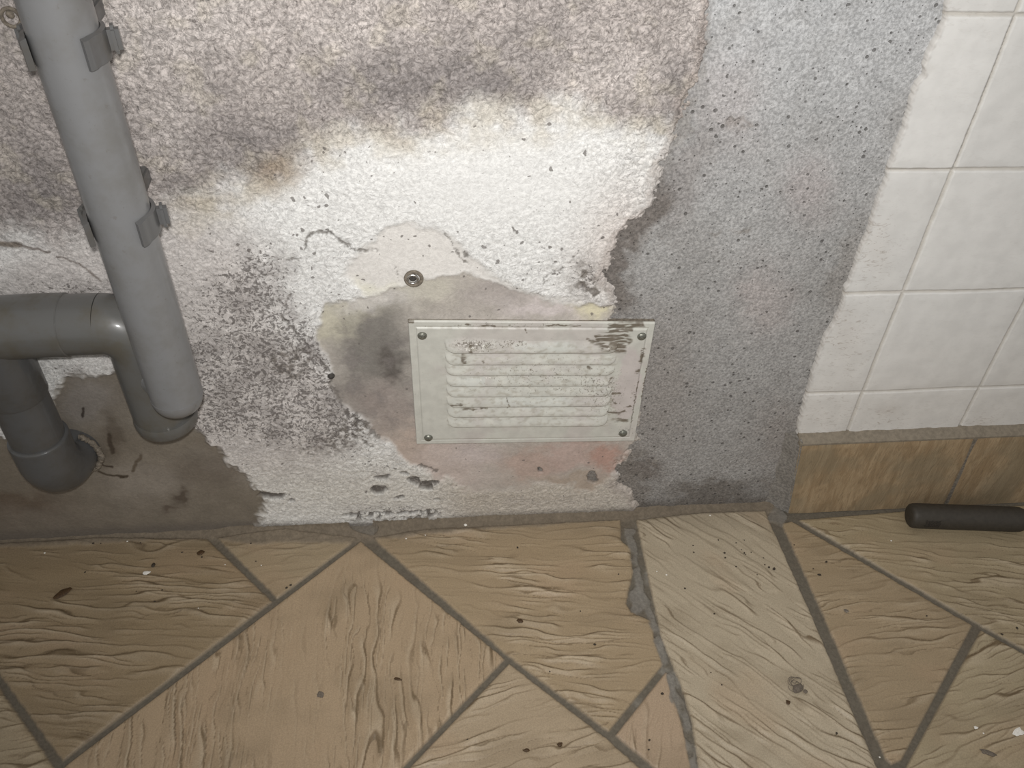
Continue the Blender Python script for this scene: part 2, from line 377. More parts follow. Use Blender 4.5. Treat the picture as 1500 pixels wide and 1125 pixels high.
# smooth filler around the grille
smc = np.array([.43, .395, .355])*np.ones(col.shape)
for c, w, a in [([.62, .59, .45], .6, (505, 462, 55, 28, -10)), ([.58, .56, .46], .5, (620, 425, 60, 20)), ([.66, .63, .60], .7, (540, 440, 50, 18)), ([.38, .34, .325], .6, (720, 430, 60, 20)), ([.62, .56, .55], .7, (800, 452, 60, 14)),
                ([.66, .61, .44], .9, (868, 450, 24, 15)), ([.19, .178, .16], .9, (555, 510, 60, 55)), ([.22, .20, .18], .5, (520, 580, 40, 40)), ([.10, .088, .078], .8, (572, 535, 15, 26)), ([.28, .235, .215], .7, (570, 600, 50, 40)),
                ([.46, .37, .31], .8, (600, 660, 60, 30)), ([.52, .44, .40], .8, (660, 680, 60, 40)), ([.50, .44, .42], .7, (700, 668, 34, 22)), ([.44, .32, .27], .7, (775, 680, 42, 26)), ([.46, .33, .29], .6, (830, 668, 30, 18)), ([.43, .26, .21], .8, (885, 672, 26, 20)), ([.38, .31, .25], .8, (850, 706, 80, 10))]:
    smc = mix(smc, c, w*np.clip(blob(Uj, Vj, *a)*1.5, 0, 1))
smc *= (1+.10*fbm(X*60, Z*60, 4, 112)+.05*fbm(X*200, Z*200, 2, 113))[..., None]
smc = mix(smc, [.20, .18, .17], .6*ss(.0, .5, fbm(X*45, Z*45, 4, 111))*blob(U, V, 540, 540, 110, 110))
col = mix(col, smc, sm)
col = mix(col, [.68, .655, .62], sw)
col = mix(col, [.68, .66, .50], .5*blob(Uj, Vj, 560, 425, 60, 14)*sw)
# brown damp filler
brc = np.array([.19, .163, .128])*np.ones(col.shape)
for c, w, a in [([.27, .238, .20], .75, (210, 705, 60, 34)), ([.28, .25, .21], .7, (330, 690, 60, 14, 20)), ([.15, .125, .10], .7, (310, 690, 60, 24)), ([.23, .21, .19], .85, (128, 588, 46, 34)), ([.09, .07, .052], .7, (163, 636, 14, 26)), ([.10, .065, .042], .6, (20, 740, 60, 20)),
                ([.08, .06, .045], .8, (265, 728, 7, 12)), ([.09, .065, .05], .7, (250, 745, 8, 6)), ([.19, .16, .13], .5, (60, 760, 90, 20)), ([.22, .20, .17], .5, (250, 620, 80, 20))]:
    brc = mix(brc, c, w*np.clip(blob(U+.6*jx, V+.6*jy, *a)*1.6, 0, 1))
brc *= (1+.12*fbm(X*35, Z*35, 3, 140))[..., None]
col = mix(col, brc, br)
for pl, w_, c in [([(146, 660), (143, 672), (150, 684), (165, 686)], 1.6, (.05, .035, .025)), ([(157, 640), (160, 655), (164, 662)], 3.5, (.06, .045, .032)), ([(142, 695), (165, 700), (180, 702)], 1.8, (.06, .045, .03)), ([(176, 702), (186, 700)], 2.6, (.06, .045, .03)),
                  ([(196, 690), (205, 668)], 3, (.11, .085, .06)), ([(121, 602), (121, 610)], 2.3, (.04, .03, .025)), ([(0, 357), (30, 359)], 4.5, (.16, .13, .10)), ([(30, 359), (75, 368)], 2.0, (.22, .19, .17)), ([(85, 376), (115, 384), (150, 412)], 1.2, (.22, .19, .17))]:
    col = mix(col, c, .9*ss(w_*1.4, w_*.5, line_d(pl, U+.25*jx, V+.25*jy)))
# cracks and grime lines
crk = np.zeros(X.shape)
for pl, w_ in [([(446, 362), (455, 345), (470, 337), (490, 339), (505, 352), (520, 363), (550, 367)], 2.4), ([(420, 380), (440, 376)], 2.4), ([(412, 462), (424, 478), (440, 500), (462, 522), (478, 545), (486, 560)], 2.6), ([(486, 560), (500, 588), (512, 608), (530, 618), (556, 640)], 3.5),
                ([(650, 338), (668, 366), (690, 392)], 1.6), ([(788, 432), (800, 408), (830, 392), (850, 370)], 1.3), ([(690, 380), (684, 372)], 3), ([(520, 604), (516, 640), (545, 655)], 3.0), ([(424, 430), (418, 450), (408, 440)], 1.8), ([(575, 385), (583, 412)], .9), ([(640, 690), (604, 682)], 2.), ([(862, 398), (850, 410), (858, 422)], 3.)]:
    crk = np.maximum(crk, ss(w_*1.4, w_*.3, line_d(pl, U+.4*jx+2.2*noise(X*330, Z*330, 78), V+.4*jy+2.2*noise(X*330, Z*330, 79))+w_*.9*noise(X*110, Z*110, 80)+w_*.3))
col = mix(col, [.13, .115, .10], .8*crk)
col = mix(col, [.15, .13, .11], .85*np.clip(1.6*blob(Uj, Vj, 425, 530, 30, 22)+1.3*blob(Uj, Vj, 520, 628, 46, 12, 20)+1.5*blob(Uj, Vj, 468, 655, 28, 9)+1.4*blob(Uj, Vj, 862, 412, 26, 22)+.8*blob(Uj, Vj, 500, 640, 30, 30), 0, 1)*ss(-.25, .25, fbm(X*120, Z*120, 3, 77))*rough)
# chips and holes
hole = np.zeros(X.shape)
for a in [(607, 705, 10, 7), (622, 710, 11, 8), (634, 704, 9, 5), (867, 699, 7, 7), (872, 703, 6, 4), (789, 690, 3.5, 3), (400, 726, 22, 6), (555, 716, 16, 6), (585, 728, 10, 4), (560, 700, 14, 5), (593, 694, 7, 4), (430, 734, 6, 3), (640, 730, 7, 4)]:
    hole = np.maximum(hole, ss(.30, .55, blob(U+.3*jx, V+.3*jy, *[q*1.0 for q in a])))
base_line = ss(14, 4, np.abs(V-(757-U*0.0))+6)*ss(470, 510, U)*ss(700, 640, U)*ss(-.1, .2, fbm(X*150, Z*150, 2, 99))
hole = np.maximum(hole, .9*ss(9, 3, np.abs(V-(757-(U-500)*.03)))*ss(490, 520, U)*ss(655, 630, U)*ss(-.05, .15, fbm(X*130, Z*130, 2, 99)))
col = mix(col, [.075, .062, .052], .9*hole)
# grime at the very foot of the wall
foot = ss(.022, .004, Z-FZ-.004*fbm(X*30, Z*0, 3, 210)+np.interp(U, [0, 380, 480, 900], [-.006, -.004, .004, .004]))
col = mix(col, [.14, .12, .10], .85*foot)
# darker edge facing the cement
col = mix(col, [.36, .31, .28], .5*ss(14, 2, sdp)*rough)
# zone channels: R mould density, G roughcast grain, B round specks
md = np.zeros(X.shape)
for a in [(430, 530, 90, 90, 1.15), (345, 440, 90, 90, .75), (385, 385, 60, 50, .5), (285, 560, 70, 90, .85), (330, 615, 80, 45, .8), (440, 560, 60, 50, .4), (500, 620, 60, 50, .9), (90, 425, 130, 34, .8), (110, 545, 60, 20, .8), (470, 590, 60, 50, .6), (860, 405, 30, 30, .9), (420, 640, 60, 26, .5), (560, 680, 50, 30, .5), (580, 745, 90, 10, .7), (920, 715, 60, 10, .4), (760, 735, 120, 10, .4), (470, 700, 90, 30, .25)]:
    md += a[4]*blob(U, V, *a[:4])
md = np.clip(md, 0, 1.05)*rough+.35*mauve*rough*ss(-.2, .5, fbm(X*10, Z*10, 3, 33))
md = md*fw+(1-fw)*.35*rough
st = .04+.30*blob(U, V, 430, 400, 140, 90)+.22*blob(U, V, 740, 385, 120, 45)+.25*blob(U, V, 470, 250, 60, 60)+.3*blob(U, V, 330, 520, 110, 130)+.2*blob(U, V, 820, 330, 90, 60)
st = st*(1-mauve*.6)*(1-br)*(1-sm*.6)*(1-sw*.5)
col = mix(col, [.30, .275, .262], .60*np.clip(md, 0, 1)*ss(-.25, .45, fbm(X*26, Z*26, 4, 35))*(1-mauve))
gr = np.clip(rough*(.50+.5*mauve-.30*blob(U, V, 720, 270, 220, 90)+.25*blob(U, V, 930, 260, 50, 110)), 0, 1)
gr = np.maximum(gr, .12)
# relief
wx = X+.004*noise(X*90, Z*90, 301); wz = Z+.004*noise(X*90+5, Z*90, 302)
lump = .55*noise(wx*150, wz*150, 303)+.35*noise(wx*290, wz*290, 304)-.5*np.maximum(0, .22-np.abs(noise(wx*120, wz*120, 305)))/.22
H = (.0017*gr*lump+.0010*fbm(X*18, Z*18, 3, 310))*ss(0, 6, sdp+2)
H += .0022*rough*(1-.7*ss(640, 720, U)*ss(685, 700, V))-.0012*br-.0002*sm-.0012*crk-.0055*hole+.0012*(1-br)*ss(10, 0, np.abs(br_sd-2))
H += .0035*ss(-5, 1.5, sdp)-.0035
H = H+.0022
Yg = .0052-H
keep = sdp > -6
wall_back = empty('wall_back', (-.5, .01, FZ)); tag(wall_back, kind='structure')
paint = grid_mesh('whitewashed_plaster', X, Yg, Z, M_PAINT, keep, col, np.stack([md, gr, st], -1))
tag(paint, 'flaking white wall paint covered in mould')

# cement strip between whitewash and tiles (base layer that runs on under both)
xs = axis(-.6, .3, -.36, .14, STEP, 5); zs = axis(FZ-.01, 1.6, FZ-.01, unp(1200, -20, y0=.006)[2], STEP)
X, Z = np.meshgrid(xs, zs); U, V = chart(X, np.full(X.shape, .006), Z)
jx = 14*noise(X*22, Z*22, 31)+9*noise(X*60, Z*60, 32)+5*noise(X*150, Z*150, 33); jy = 14*noise(X*22, Z*22, 41)+9*noise(X*60, Z*60, 42)+5*noise(X*150, Z*150, 43)
sde = paint_edge_sd(U, V, X, Z)
col = np.ones(X.shape+(3,))*np.array([.365, .36, .352])
col = mix(col, [.47, .475, .48], .9*ss(420, -60, V))  # paler upwards: brighter light near the top painted into the cement
col = mix(col, [.29, .278, .265], .40*ss(-.1, .6, fbm(X*11, Z*11, 4, 400)))
col = mix(col, [.27, .255, .24], .5*ss(300, 700, V))  # darker downwards, the light's falloff painted in
for c, w, a in [([.20, .185, .165], .8, (1077, 186, 14, 8)), ([.22, .20, .18], .7, (1100, 182, 12, 3)), ([.22, .20, .18], .7, (1082, 345, 14, 6, -30)), ([.24, .22, .20], .6, (1045, 342, 5, 8, 30)), ([.42, .36, .35], .35, (1185, 275, 40, 50)), ([.43, .38, .37], .35, (1070, 150, 50, 80)), ([.44, .37, .35], .35, (1120, 440, 40, 50)),
                ([.26, .235, .215], .6, (960, 560, 60, 120)), ([.25, .22, .20], .5, (1150, 640, 50, 50)), ([.24, .22, .20], .5, (1235, 400, 18, 80, 20)), ([.14, .125, .11], .85, (1040, 722, 70, 16)), ([.15, .13, .115], .8, (940, 690, 30, 14)), ([.17, .15, .13], .7, (1140, 720, 26, 26)), ([.27, .25, .24], .7, (1010, 250, 26, 90, 15)), ([.26, .24, .22], .5, (1030, 60, 12, 90))]:
    col = mix(col, c, w*np.clip(1.3*blob(U+jx, V+jy, *a), 0, 1))
edge_dark = ss(46, 14, -sde+jx)*ss(200, 300, V)*ss(490, 440, V)
col = mix(col, [.165, .145, .130], .9*edge_dark)
col = mix(col, [.20, .18, .16], .8*ss(36, 10, -sde+jx)*ss(640, 670, V))
col = mix(col, [.23, .21, .19], .6*ss(26, 4, -sde+jx)*ss(300, 200, V)*ss(80, 160, V))
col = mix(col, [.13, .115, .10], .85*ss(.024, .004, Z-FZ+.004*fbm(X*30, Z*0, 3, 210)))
H = .0004*fbm(X*190, Z*190, 3, 410)+.0005*fbm(X*14, Z*14, 3, 411)-.0016*ss(.25, .6, blob(U+jx, V+jy, 1077, 186, 12, 7))
H -= .0009*edge_dark
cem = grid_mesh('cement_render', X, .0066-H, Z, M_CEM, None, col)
tag(cem, 'bare grey cement strip beside the white tiles')

# ---------------------------------------------------------------- white wall tiles, right
T = .15
P_t = [(1430, -200), (1400, -60), (1389, 0), (1386, 22), (1379, 45), (1366, 64), (1355, 98), (1354, 112), (1344, 122), (1337, 145), (1318, 199), (1303, 248), (1298, 262), (1285, 295), (1276, 325), (1272, 342), (1257, 373), (1249, 402), (1238, 429), (1226, 462), (1222, 470), (1210, 491), (1198, 523), (1182, 576), (1176, 600), (1170, 624), (1166, 640), (1160, 700), (3500, 700), (3500, -1500), (1800, -1500)]
zs = axis(-.0815, 1.6, -.0815, unp(1400, -20, y0=0)[2], .0009)
ep = np.array([unp(*p, y0=0) for p in P_t[:27]])
o_ = np.argsort(ep[:, 2]); xe_ = np.interp(zs, ep[o_, 2], ep[o_, 0])
xe_ = xe_+.0012*noise(zs*60, 1.5, 501)+.0009*noise(zs*170, 2.5, 502)+.0016*np.maximum(0, noise(zs*35, 3.5, 503)-.25)+.0005*noise(zs*420, 4.5, 504)
sx = np.concatenate([[0, 0, .0003, .0008], axis(.0016, 1.3, .0016, unp(1540, 660, y0=0)[0]+.09, .001, 7)])
X = xe_[:, None]+sx[None, :]; Z = np.repeat(zs[:, None], len(sx), 1); U, V = chart(X, 0*X, Z)
sdt = np.repeat(sx[None, :]*1000, len(zs), 0)
wob = .0012*noise(X*7, Z*7, 510)
u = (X+wob)/T; v = (Z+.0012*noise(X*7, Z*7, 511))/T
fx = np.abs(u-np.round(u))*T; fz = np.abs(v-np.round(v))*T
g = np.minimum(fx, fz)
groove = ss(.0028, .0008, g+.0004*noise(X*120, Z*120, 512))
ci, cj = np.floor(u), np.floor(v)
tvar = (_h(ci.astype(np.int64)+50, cj.astype(np.int64)+50, 9)/4294967296.)
col = np.ones(X.shape+(3,))*np.array([.685, .675, .65])*(0.96+.06*tvar)[..., None]
col = mix(col, [.60, .57, .53], .55*ss(420, 640, V))
col = mix(col, [.46, .43, .38], .75*groove)
lb = ss(.012, .0, Z+.073)
col = mix(col, [.24, .205, .165], .95*ss(.0045, .0, Z+.073+.0015*noise(X*60, Z*0, 530)))
for a in [(1285, 365, 22, 40, .5), (1240, 490, 24, 50, .6), (1300, 600, 20, 10, .8), (1440, 620, 20, 8, .7), (1360, 100, 10, 8, .4)]:
    col = mix(col, [.50, .45, .40], .35*a[4]*blob(U, V, *a[:4]))
edge = ss(3.5, 0, sdt+2*noise(X*200, Z*200, 504))
col = mix(col, [.34, .31, .28], .45*edge)
sm_ = np.clip(.9*blob(U, V, 1275, 360, 40, 60)+1.0*blob(U, V, 1235, 490, 40, 60)+.4*blob(U, V, 1210, 600, 60, 40)+.9*blob(U, V, 1295, 612, 24, 12)+.7*blob(U, V, 1440, 622, 30, 12)+.25*ss(560, 640, V)+.25*blob(U, V, 1400, 20, 60, 20)+.1, 0, 1)
pil = ss(0, .012, g)
H = .0005*pil+.0006*fbm(X*12, Z*12, 2, 520)-.0022*groove
# each tile sits a little differently
H += .0012*(tvar-.5)+.003*(_h(ci.astype(np.int64)+9, cj.astype(np.int64)+3, 5)/4294967296.-.5)*(u-ci-.5)*.6
H += -.0020*ss(.0045, .0015, Z+.073)
Yt = -H+.0
Yt = Yt+.0007*ss(1.2, 0., sdt)
Yt[:, 0] = .0075
keep = None
tiles = grid_mesh('white_wall_tiles', X, Yt, Z, M_TILE, keep, col, np.stack([sm_, np.clip(groove+edge+lb, 0, 1), sm_*0], -1))
tag(tiles, 'square white glazed wall tiles with ragged left edge')
for o in (paint, cem, tiles):
    o.parent = wall_back; o.matrix_parent_inverse = Matrix.Translation(-Vector(wall_back.location))

# ---------------------------------------------------------------- skirting tiles (right)
SY = -.0125
base = empty('baseboard_right', (0, SY, FZ)); tag(base, kind='structure')
ztop = unp(1300, 646, y0=SY)[2]
xl_t, xl_b = unp(1173, 653, y0=SY)[0], unp(1154, 751, y0=SY)[0]
xj_t, xj_b = unp(1431, 641, y0=SY)[0], unp(1390, 733, y0=SY)[0]
M_SK = None
def mat_skirt():
    s = NT('tan_skirting_tile'); st = s.stretch(2.2, 1, .45)
    a = s.rng(s.noise(40, 5, .65, .8, vec=st), .35, .68); b = s.rng(s.noise(90, 5, .7, 2.0, vec=st), .5, .66)
    rnd = s.n.new('ShaderNodeObjectInfo').outputs['Random']
    col = s.mix(a, (.27, .19, .11), (.37, .275, .17)); col = s.mix(s.math('MULTIPLY', b, .5), col, (.17, .125, .075)); col = s.mix(s.math('MULTIPLY', s.rng(s.noise(14, 3), .4, .6), .5), col, (.20, .17, .115))
    h = s.noise(75, 4, .6, 1.0, vec=st)
    return s.done(col, .5, s.bump(h, .5, .0025), .35)
M_SK = mat_skirt()
def skirt_tile(x0t, x1t, x0b, x1b, lean=0):
    bm = bmesh.new()
    nx_, nz_ = 60, 22; H0 = FZ-.001
    fr = []
    for j in range(nz_+1):
        row = []
        for i in range(nx_+1):
            a, b = i/nx_, j/nz_
            x = (x0b*(1-b)+x0t*b)*(1-a)+(x1b*(1-b)+x1t*b)*a; z = H0+(ztop-H0)*b
            n_ = float(noise(x*60, z*18, 610))*.0006
            e = min(a*(x1t-x0t), (1-a)*(x1t-x0t), (1-b)*(ztop-H0))
            y = SY-n_+max(0, .002-e)*.9
            row.append(bm.verts.new((x, y, z)))
        fr.append(row)
    for j in range(nz_):
        for i in range(nx_): bm.faces.new((fr[j][i], fr[j][i+1], fr[j+1][i+1], fr[j+1][i]))
    top = [bm.verts.new((v_.co.x, -.0035, ztop+.0008)) for v_ in fr[-1]]
    for i in range(nx_): bm.faces.new((fr[-1][i], fr[-1][i+1], top[i+1], top[i]))
    lf = [bm.verts.new((r_[0].co.x, .006, r_[0].co.z)) for r_ in fr]
    for j in range(nz_): bm.faces.new((fr[j][0], fr[j+1][0], lf[j+1], lf[j]))
    rt = [bm.verts.new((r_[-1].co.x, .006, r_[-1].co.z)) for r_ in fr]
    for j in range(nz_): bm.faces.new((fr[j][-1], rt[j], rt[j+1], fr[j+1][-1]))
    return bm
gp = .0011
bm_obj('skirting_tile', skirt_tile(xl_t, xj_t-gp, xl_b, xj_b-gp), M_SK)
bm_obj('skirting_tile', skirt_tile(xj_t+gp, xj_t+.33, xj_b+gp, xj_b+.33), M_SK)
bm_obj('skirting_tile', skirt_tile(xj_t+.332, xj_t+.66, xj_b+.332, xj_b+.66), M_SK)
bm = bmesh.new(); rows = []
for i in range(61):
    t = i/60; z = FZ+(ztop+.004-FZ)*t; xl = xl_b+(xl_t-xl_b)*t; w_ = .017+.004*float(noise(z*40, 1.1, 640))+.010*(1-t)**2
    rows.append([bm.verts.new((xl-w_*(1-k/8)+.0012*(k/8), .0072-(.0072-SY-.0004)*(1-(1-(k/8)**1.3))-.0006*float(noise(z*90, k*.7, 641)), z)) for k in range(9)])
for p_, q_ in zip(rows[:-1], rows[1:]):
    for k in range(8): bm.faces.new((p_[k], p_[k+1], q_[k+1], q_[k]))
top_ = [bm.verts.new((v_.co.x, .0074, v_.co.z+.001)) for v_ in rows[-1]]
for k in range(8): bm.faces.new((rows[-1][k], rows[-1][k+1], top_[k+1], top_[k]))
bm_obj('end_fillet', bm, mat_simple('grey_render_fillet', (.20, .185, .165), .9, 0, .3, 330, .7))
# mortar bed on the ledge above the skirting and in its joint
bm = bmesh.new(); N = 300; prof = [(-.0128, -.0022), (-.0130, .0006), (-.0105, .0022), (-.004, .0052), (.001, .0092)]
rows = []
for i in range(N+1):
    x = xl_t-.002+(1.25)*i/N; w_ = float(noise(x*55, 3.3, 620))*.0010+float(noise(x*170, 1.3, 621))*.0006
    rows.append([bm.verts.new((x, y-(w_*.5), ztop+z+w_*(1 if k > 0 else .2))) for k, (y, z) in enumerate(prof)]+[bm.verts.new((x, .006, ztop-.0022))])
for a, b in zip(rows[:-1], rows[1:]):
    for k in range(len(prof)): bm.faces.new((a[k], b[k], b[k+1], a[k+1]))
bm.faces.new(rows[0]); 
bm_obj('mortar_ledge', bm, mat_simple('brownish_ledge_mortar', (.21, .178, .135), .9, 0, .14, 200, .5))
bm = bmesh.new()
v8 = [bm.verts.new(p) for p in ((xj_b-.003, SY+.0012, FZ), (xj_b+.003, SY+.0012, FZ), (xj_t+.003, SY+.0012, ztop), (xj_t-.003, SY+.0012, ztop), (xj_b-.003, .004, FZ), (xj_b+.003, .004, FZ), (xj_t+.003, .004, ztop), (xj_t-.003, .004, ztop))]
for f in ((0, 1, 2, 3), (4, 7, 6, 5), (0, 3, 7, 4), (1, 5, 6, 2), (3, 2, 6, 7)): bm.faces.new([v8[i] for i in f])
bm_obj('joint_grout', bm, M_MORTAR, smooth=False)
for o in list(COL.objects):
    if o.type == 'MESH' and o.parent is None and o.name.split('.')[0] in ('end_fillet', 'skirting_tile', 'mortar_ledge', 'joint_grout'):
        o.parent = base; o.matrix_parent_inverse = Matrix.Translation(-Vector(base.location))

# ---------------------------------------------------------------- floor
p_bl = unp(-30, 1160, z0=FZ); p_br = unp(1530, 1160, z0=FZ)
xs = axis(-2.3, 1.4, unp(-30, 800, z0=FZ)[0], unp(1540, 760, z0=FZ)[0], .0012, 8); ys = axis(-1.7, .012, min(p_bl[1], p_br[1]), .012, .0011, 8)
X, Y = np.meshgrid(xs, ys)
U, V = chart(X, Y, FZ+0*X)
SL = [  # chart outline, ripple direction (chart vector), tint, amplitude, ripple spacing
 ([(-900, 860), (-300, 812), (0, 798), (150, 790), (303, 790), (392, 880), (90, 1114), (-300, 520+1000-1000+600)], (1, .05), (.285, .215, .130), 1.0),
 ([(320, 789), (420, 781), (521, 790), (406, 875)], (1, -.1), (.30, .235, .150), .5),
 ([(528, 794), (738, 965), (592, 1120), (440, 1290), (-60, 1290), (98, 1121)], (-.22, 1), (.36, .27, .175), 1.0),
 ([(548, 789), (620, 778), (908, 762), (909, 791), (923, 803), (926, 839), (916, 884), (924, 897), (952, 909), (959, 942), (970, 973), (891, 1070), (747, 962)], (1, .04), (.315, .240, .150), 1.0),
 ([(746, 973), (886, 1081), (940, 1128), (1250, 1390), (440, 1390), (598, 1128)], (1, -.22), (.35, .275, .185), 1.0),
 ([(976, 985), (982, 1017), (992, 1041), (1000, 1068), (1011, 1125), (1040, 1250), (1120, 1260), (957, 1122), (903, 1077)], (-.1, 1), (.36, .27, .185), .7),
 ([(933, 762), (1030, 752), (1120, 749), (1188, 901), (1236, 1014), (1284, 1125), (1400, 1400), (1120, 1400), (1024, 1125), (1015, 1060), (1001, 1010), (969, 932)], (1, .62), (.385, .325, .235), 1.0),
 ([(1146, 767), (1160, 764), (1423, 916), (1320, 1112), (1306, 1118), (1298, 1110), (1253, 1007), (1202, 890)], (1, -.12), (.30, .23, .145), .9),
 ([(1172, 762), (1340, 748), (1560, 738), (2600, 700), (2600, 1550), (1434, 914)], (1, .10), (.305, .245, .155), 1.0),
 ([(1438, 924), (2600, 1570), (2600, 1900), (1200, 1500), (1330, 1122)], (1, -.42), (.33, .27, .175), 1.0),
 ([(-3, 1004), (78, 1124), (-60, 1500), (-900, 1500), (-600, 350)], (1, -.1), (.31, .25, .165), .8),
]
SL[0][0][-1] = (-300, 560+0); 
SL[0] = ([(-520, 830), (-300, 812), (0, 798), (150, 790), (303, 790), (397, 881), (92, 1113), (4, 992), (-140, 780)], (1, .05), (.285, .215, .130), 1.0)
SL[10] = ([(-8, 1000), (78, 1124), (-60, 1500), (-900, 1500), (-700, 850), (-540, 840), (-150, 790)], (1, -.1), (.31, .25, .165), .8)
def to_floor(pts):
    a = np.array(pts, float); a[:, 1] = np.maximum(a[:, 1], 500); return unp(a[:, 0], a[:, 1], z0=FZ)[:, :2]
H = np.full(X.shape, -.0024)+.0004*fbm(X*60, Y*60, 3, 700)
col = np.ones(X.shape+(3,))*np.array([.125, .108, .082])
col = mix(col, [.25, .235, .205], .6*ss(0, .5, fbm(X*35, Y*35, 3, 701))*ss(900, 960, U)*ss(1020, 990, U))
col = mix(col, [.12, .10, .075], .6*ss(.0, .5, fbm(X*20, Y*20, 3, 703)))
grz = np.ones(X.shape)
we = .0006*noise(X*70, Y*70, 710)+.0005*noise(X*220, Y*220, 711)
for k, (pts, dr, tc, amp) in enumerate(SL):
    P = to_floor(pts); sd = poly_sd(P, X+we, Y+we*.7)+.0010
    c_ = np.array(pts[:6], float).mean(0); c_[0] = np.clip(c_[0], 0, 1500); c_[1] = np.clip(c_[1], 780, 1100)
    w0 = unp(c_[0], c_[1], z0=FZ); w1 = unp(c_[0]+dr[0]*20, c_[1]+dr[1]*20, z0=FZ); d = (w1-w0)[:2]; d /= np.linalg.norm(d)
    a = X*d[0]+Y*d[1]; b = -X*d[1]+Y*d[0]
    wb = b+.008*noise(a*5, b*7, 720+k)+.0016*noise(a*22, b*40, 740+k)+.0007*noise(a*70, b*90, 745+k)
    if k == 2:                       # fan-shaped veins
        wb = wb+.35*(a-a.mean())*(b-b.mean())
    env = ss(-.30, .30, fbm(a*7, b*13, 3, 820+k))
    def veins(fa, fb, seed):
        q = wb*fb+1.1*noise(a*fa, wb*fb*.35, seed)+.35*noise(a*fa*3, wb*fb*1.2, seed+1); t = q-np.floor(q)
        pres = ss(-.12, .22, noise(a*fa*1.3+np.floor(q)*7.3, wb*fb*.25, seed+2))
        return ss(0, .80, t)*(1-ss(.88, 1., t))*pres, ss(.80, .90, t)*(1-ss(.985, 1., t))*pres+ss(.10, .0, t)*pres, ss(.45, .8, t)*(1-ss(.80, .88, t))*pres
    s1, d1, l1 = veins(7, 66, 760+k); s2, d2, l2 = veins(12, 135, 780+k)
    n1 = noise(a*10, wb*50, 800+k)
    dkv = np.clip((.9*d1+.65*d2)*(.25+.9*env), 0, 1)*amp; ltv = np.clip((.8*l1+.6*l2)*(.2+.8*env), 0, 1)*amp
    hh = amp*(.0021*s1*(.25+.9*env)+.0011*s2*(.2+.8*env)+.0007*n1)
    hh = hh*ss(0, .006, sd)
    prof = -.0022+.0022*ss(-.0004, .0010, sd)+.0006*ss(0, .004, sd)
    m = ss(-.0006, .0004, sd)
    H = np.where(sd > -.0006, np.maximum(H, prof*(1)+hh), H)
    tcol = np.array(tc)*np.ones(col.shape)
    tcol = mix(tcol, [.37, .265, .170], .35*ss(.1, .6, fbm(a*6, b*10, 3, 860+k)))
    tcol = mix(tcol, [.15, .106, .060], .90*dkv)
    tcol = mix(tcol, [.48, .40, .29], .55*ltv)  # pale bands paint in light along the upper edges of the relief
    tcol = mix(tcol, [.19, .145, .09], .30*ss(.0, .6, fbm(X*9, Y*14, 3, 880)))
    tcol = mix(tcol, [.20, .165, .12], .55*ss(.0022, .0, sd))
    tcol = tcol*np.array([.99, .985, .98])*(.88 if k == 0 else 1); col = mix(col, tcol, m); grz = grz*(1-m)
# bed of mortar squeezed up along the wall
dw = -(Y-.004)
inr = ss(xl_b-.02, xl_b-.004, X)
wd = np.interp(U, [0, 300, 380, 520, 620, 900, 1120, 1160, 1200], [.010, .012, .024, .030, .022, .013, .010, .020, .003])+.004*fbm(X*25, Y*25, 3, 900)
fil = ss(wd+.004, wd-.003, dw)*(1-inr)
H = H+fil*(.0015+.010*np.clip((wd-dw)/.02, 0, 1)**1.5)*(1)
fcol = np.array([.150, .122, .090])*(1+.25*fbm(X*90, Y*90, 3, 905))[..., None]
col = mix(col, fcol, fil*.92); grz = np.maximum(grz, fil)
# grout smear by the long pale slab and at the corner of the skirting
for a in [(933, 880, 14, 26), (922, 778, 10, 10), (1140, 756, 18, 14), (985, 1010, 8, 30), (535, 775, 26, 10)]:
    m = ss(.35, .6, blob(U+6*noise(X*60, Y*60, 910), V+6*noise(X*60, Y*60, 911), *a)); col = mix(col, [.185, .170, .148], .85*m); grz = np.maximum(grz, m); H = np.where(m > .3, np.minimum(np.maximum(H, -.0008), .0006), H)
m = ss(8, 4, line_d([(924, 790), (934, 850), (948, 890), (968, 950), (985, 1000), (1003, 1050), (1018, 1125)], U+3*noise(X*60, Y*60, 915), V))*ss(-.4, .1, noise(X*50, Y*50, 916))
col = mix(col, [.20, .185, .16], .75*m); grz = np.maximum(grz, m); H = np.where((m > .3) & (H < -.0006), -.0006, H)
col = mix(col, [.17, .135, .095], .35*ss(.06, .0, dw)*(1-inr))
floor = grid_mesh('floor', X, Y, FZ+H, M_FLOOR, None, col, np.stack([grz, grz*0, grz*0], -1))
tag(floor, kind='structure')

# ---------------------------------------------------------------- pipes
def azim(px, py):
    d = FA*F+RA*(px-750)-UA*(py-562.5); return math.atan2(d[0], d[1])
def vcyl(eL, eR, y0):            # vertical cylinder from its two silhouette edges
    aL, aR = azim(*eL), azim(*eR); a = (aL+aR)/2
    dy = y0+CAMD; x0 = EYE[0]+dy*math.tan(a); dist = dy/math.cos(a)
    return x0, dist*math.sin((aR-aL)/2)
YP = -.083
xp, rp = vcyl((107, 256), (208, 256), YP)
Y2 = -.037
x2 = None
aL2 = azim(180, 575); r2 = .0305
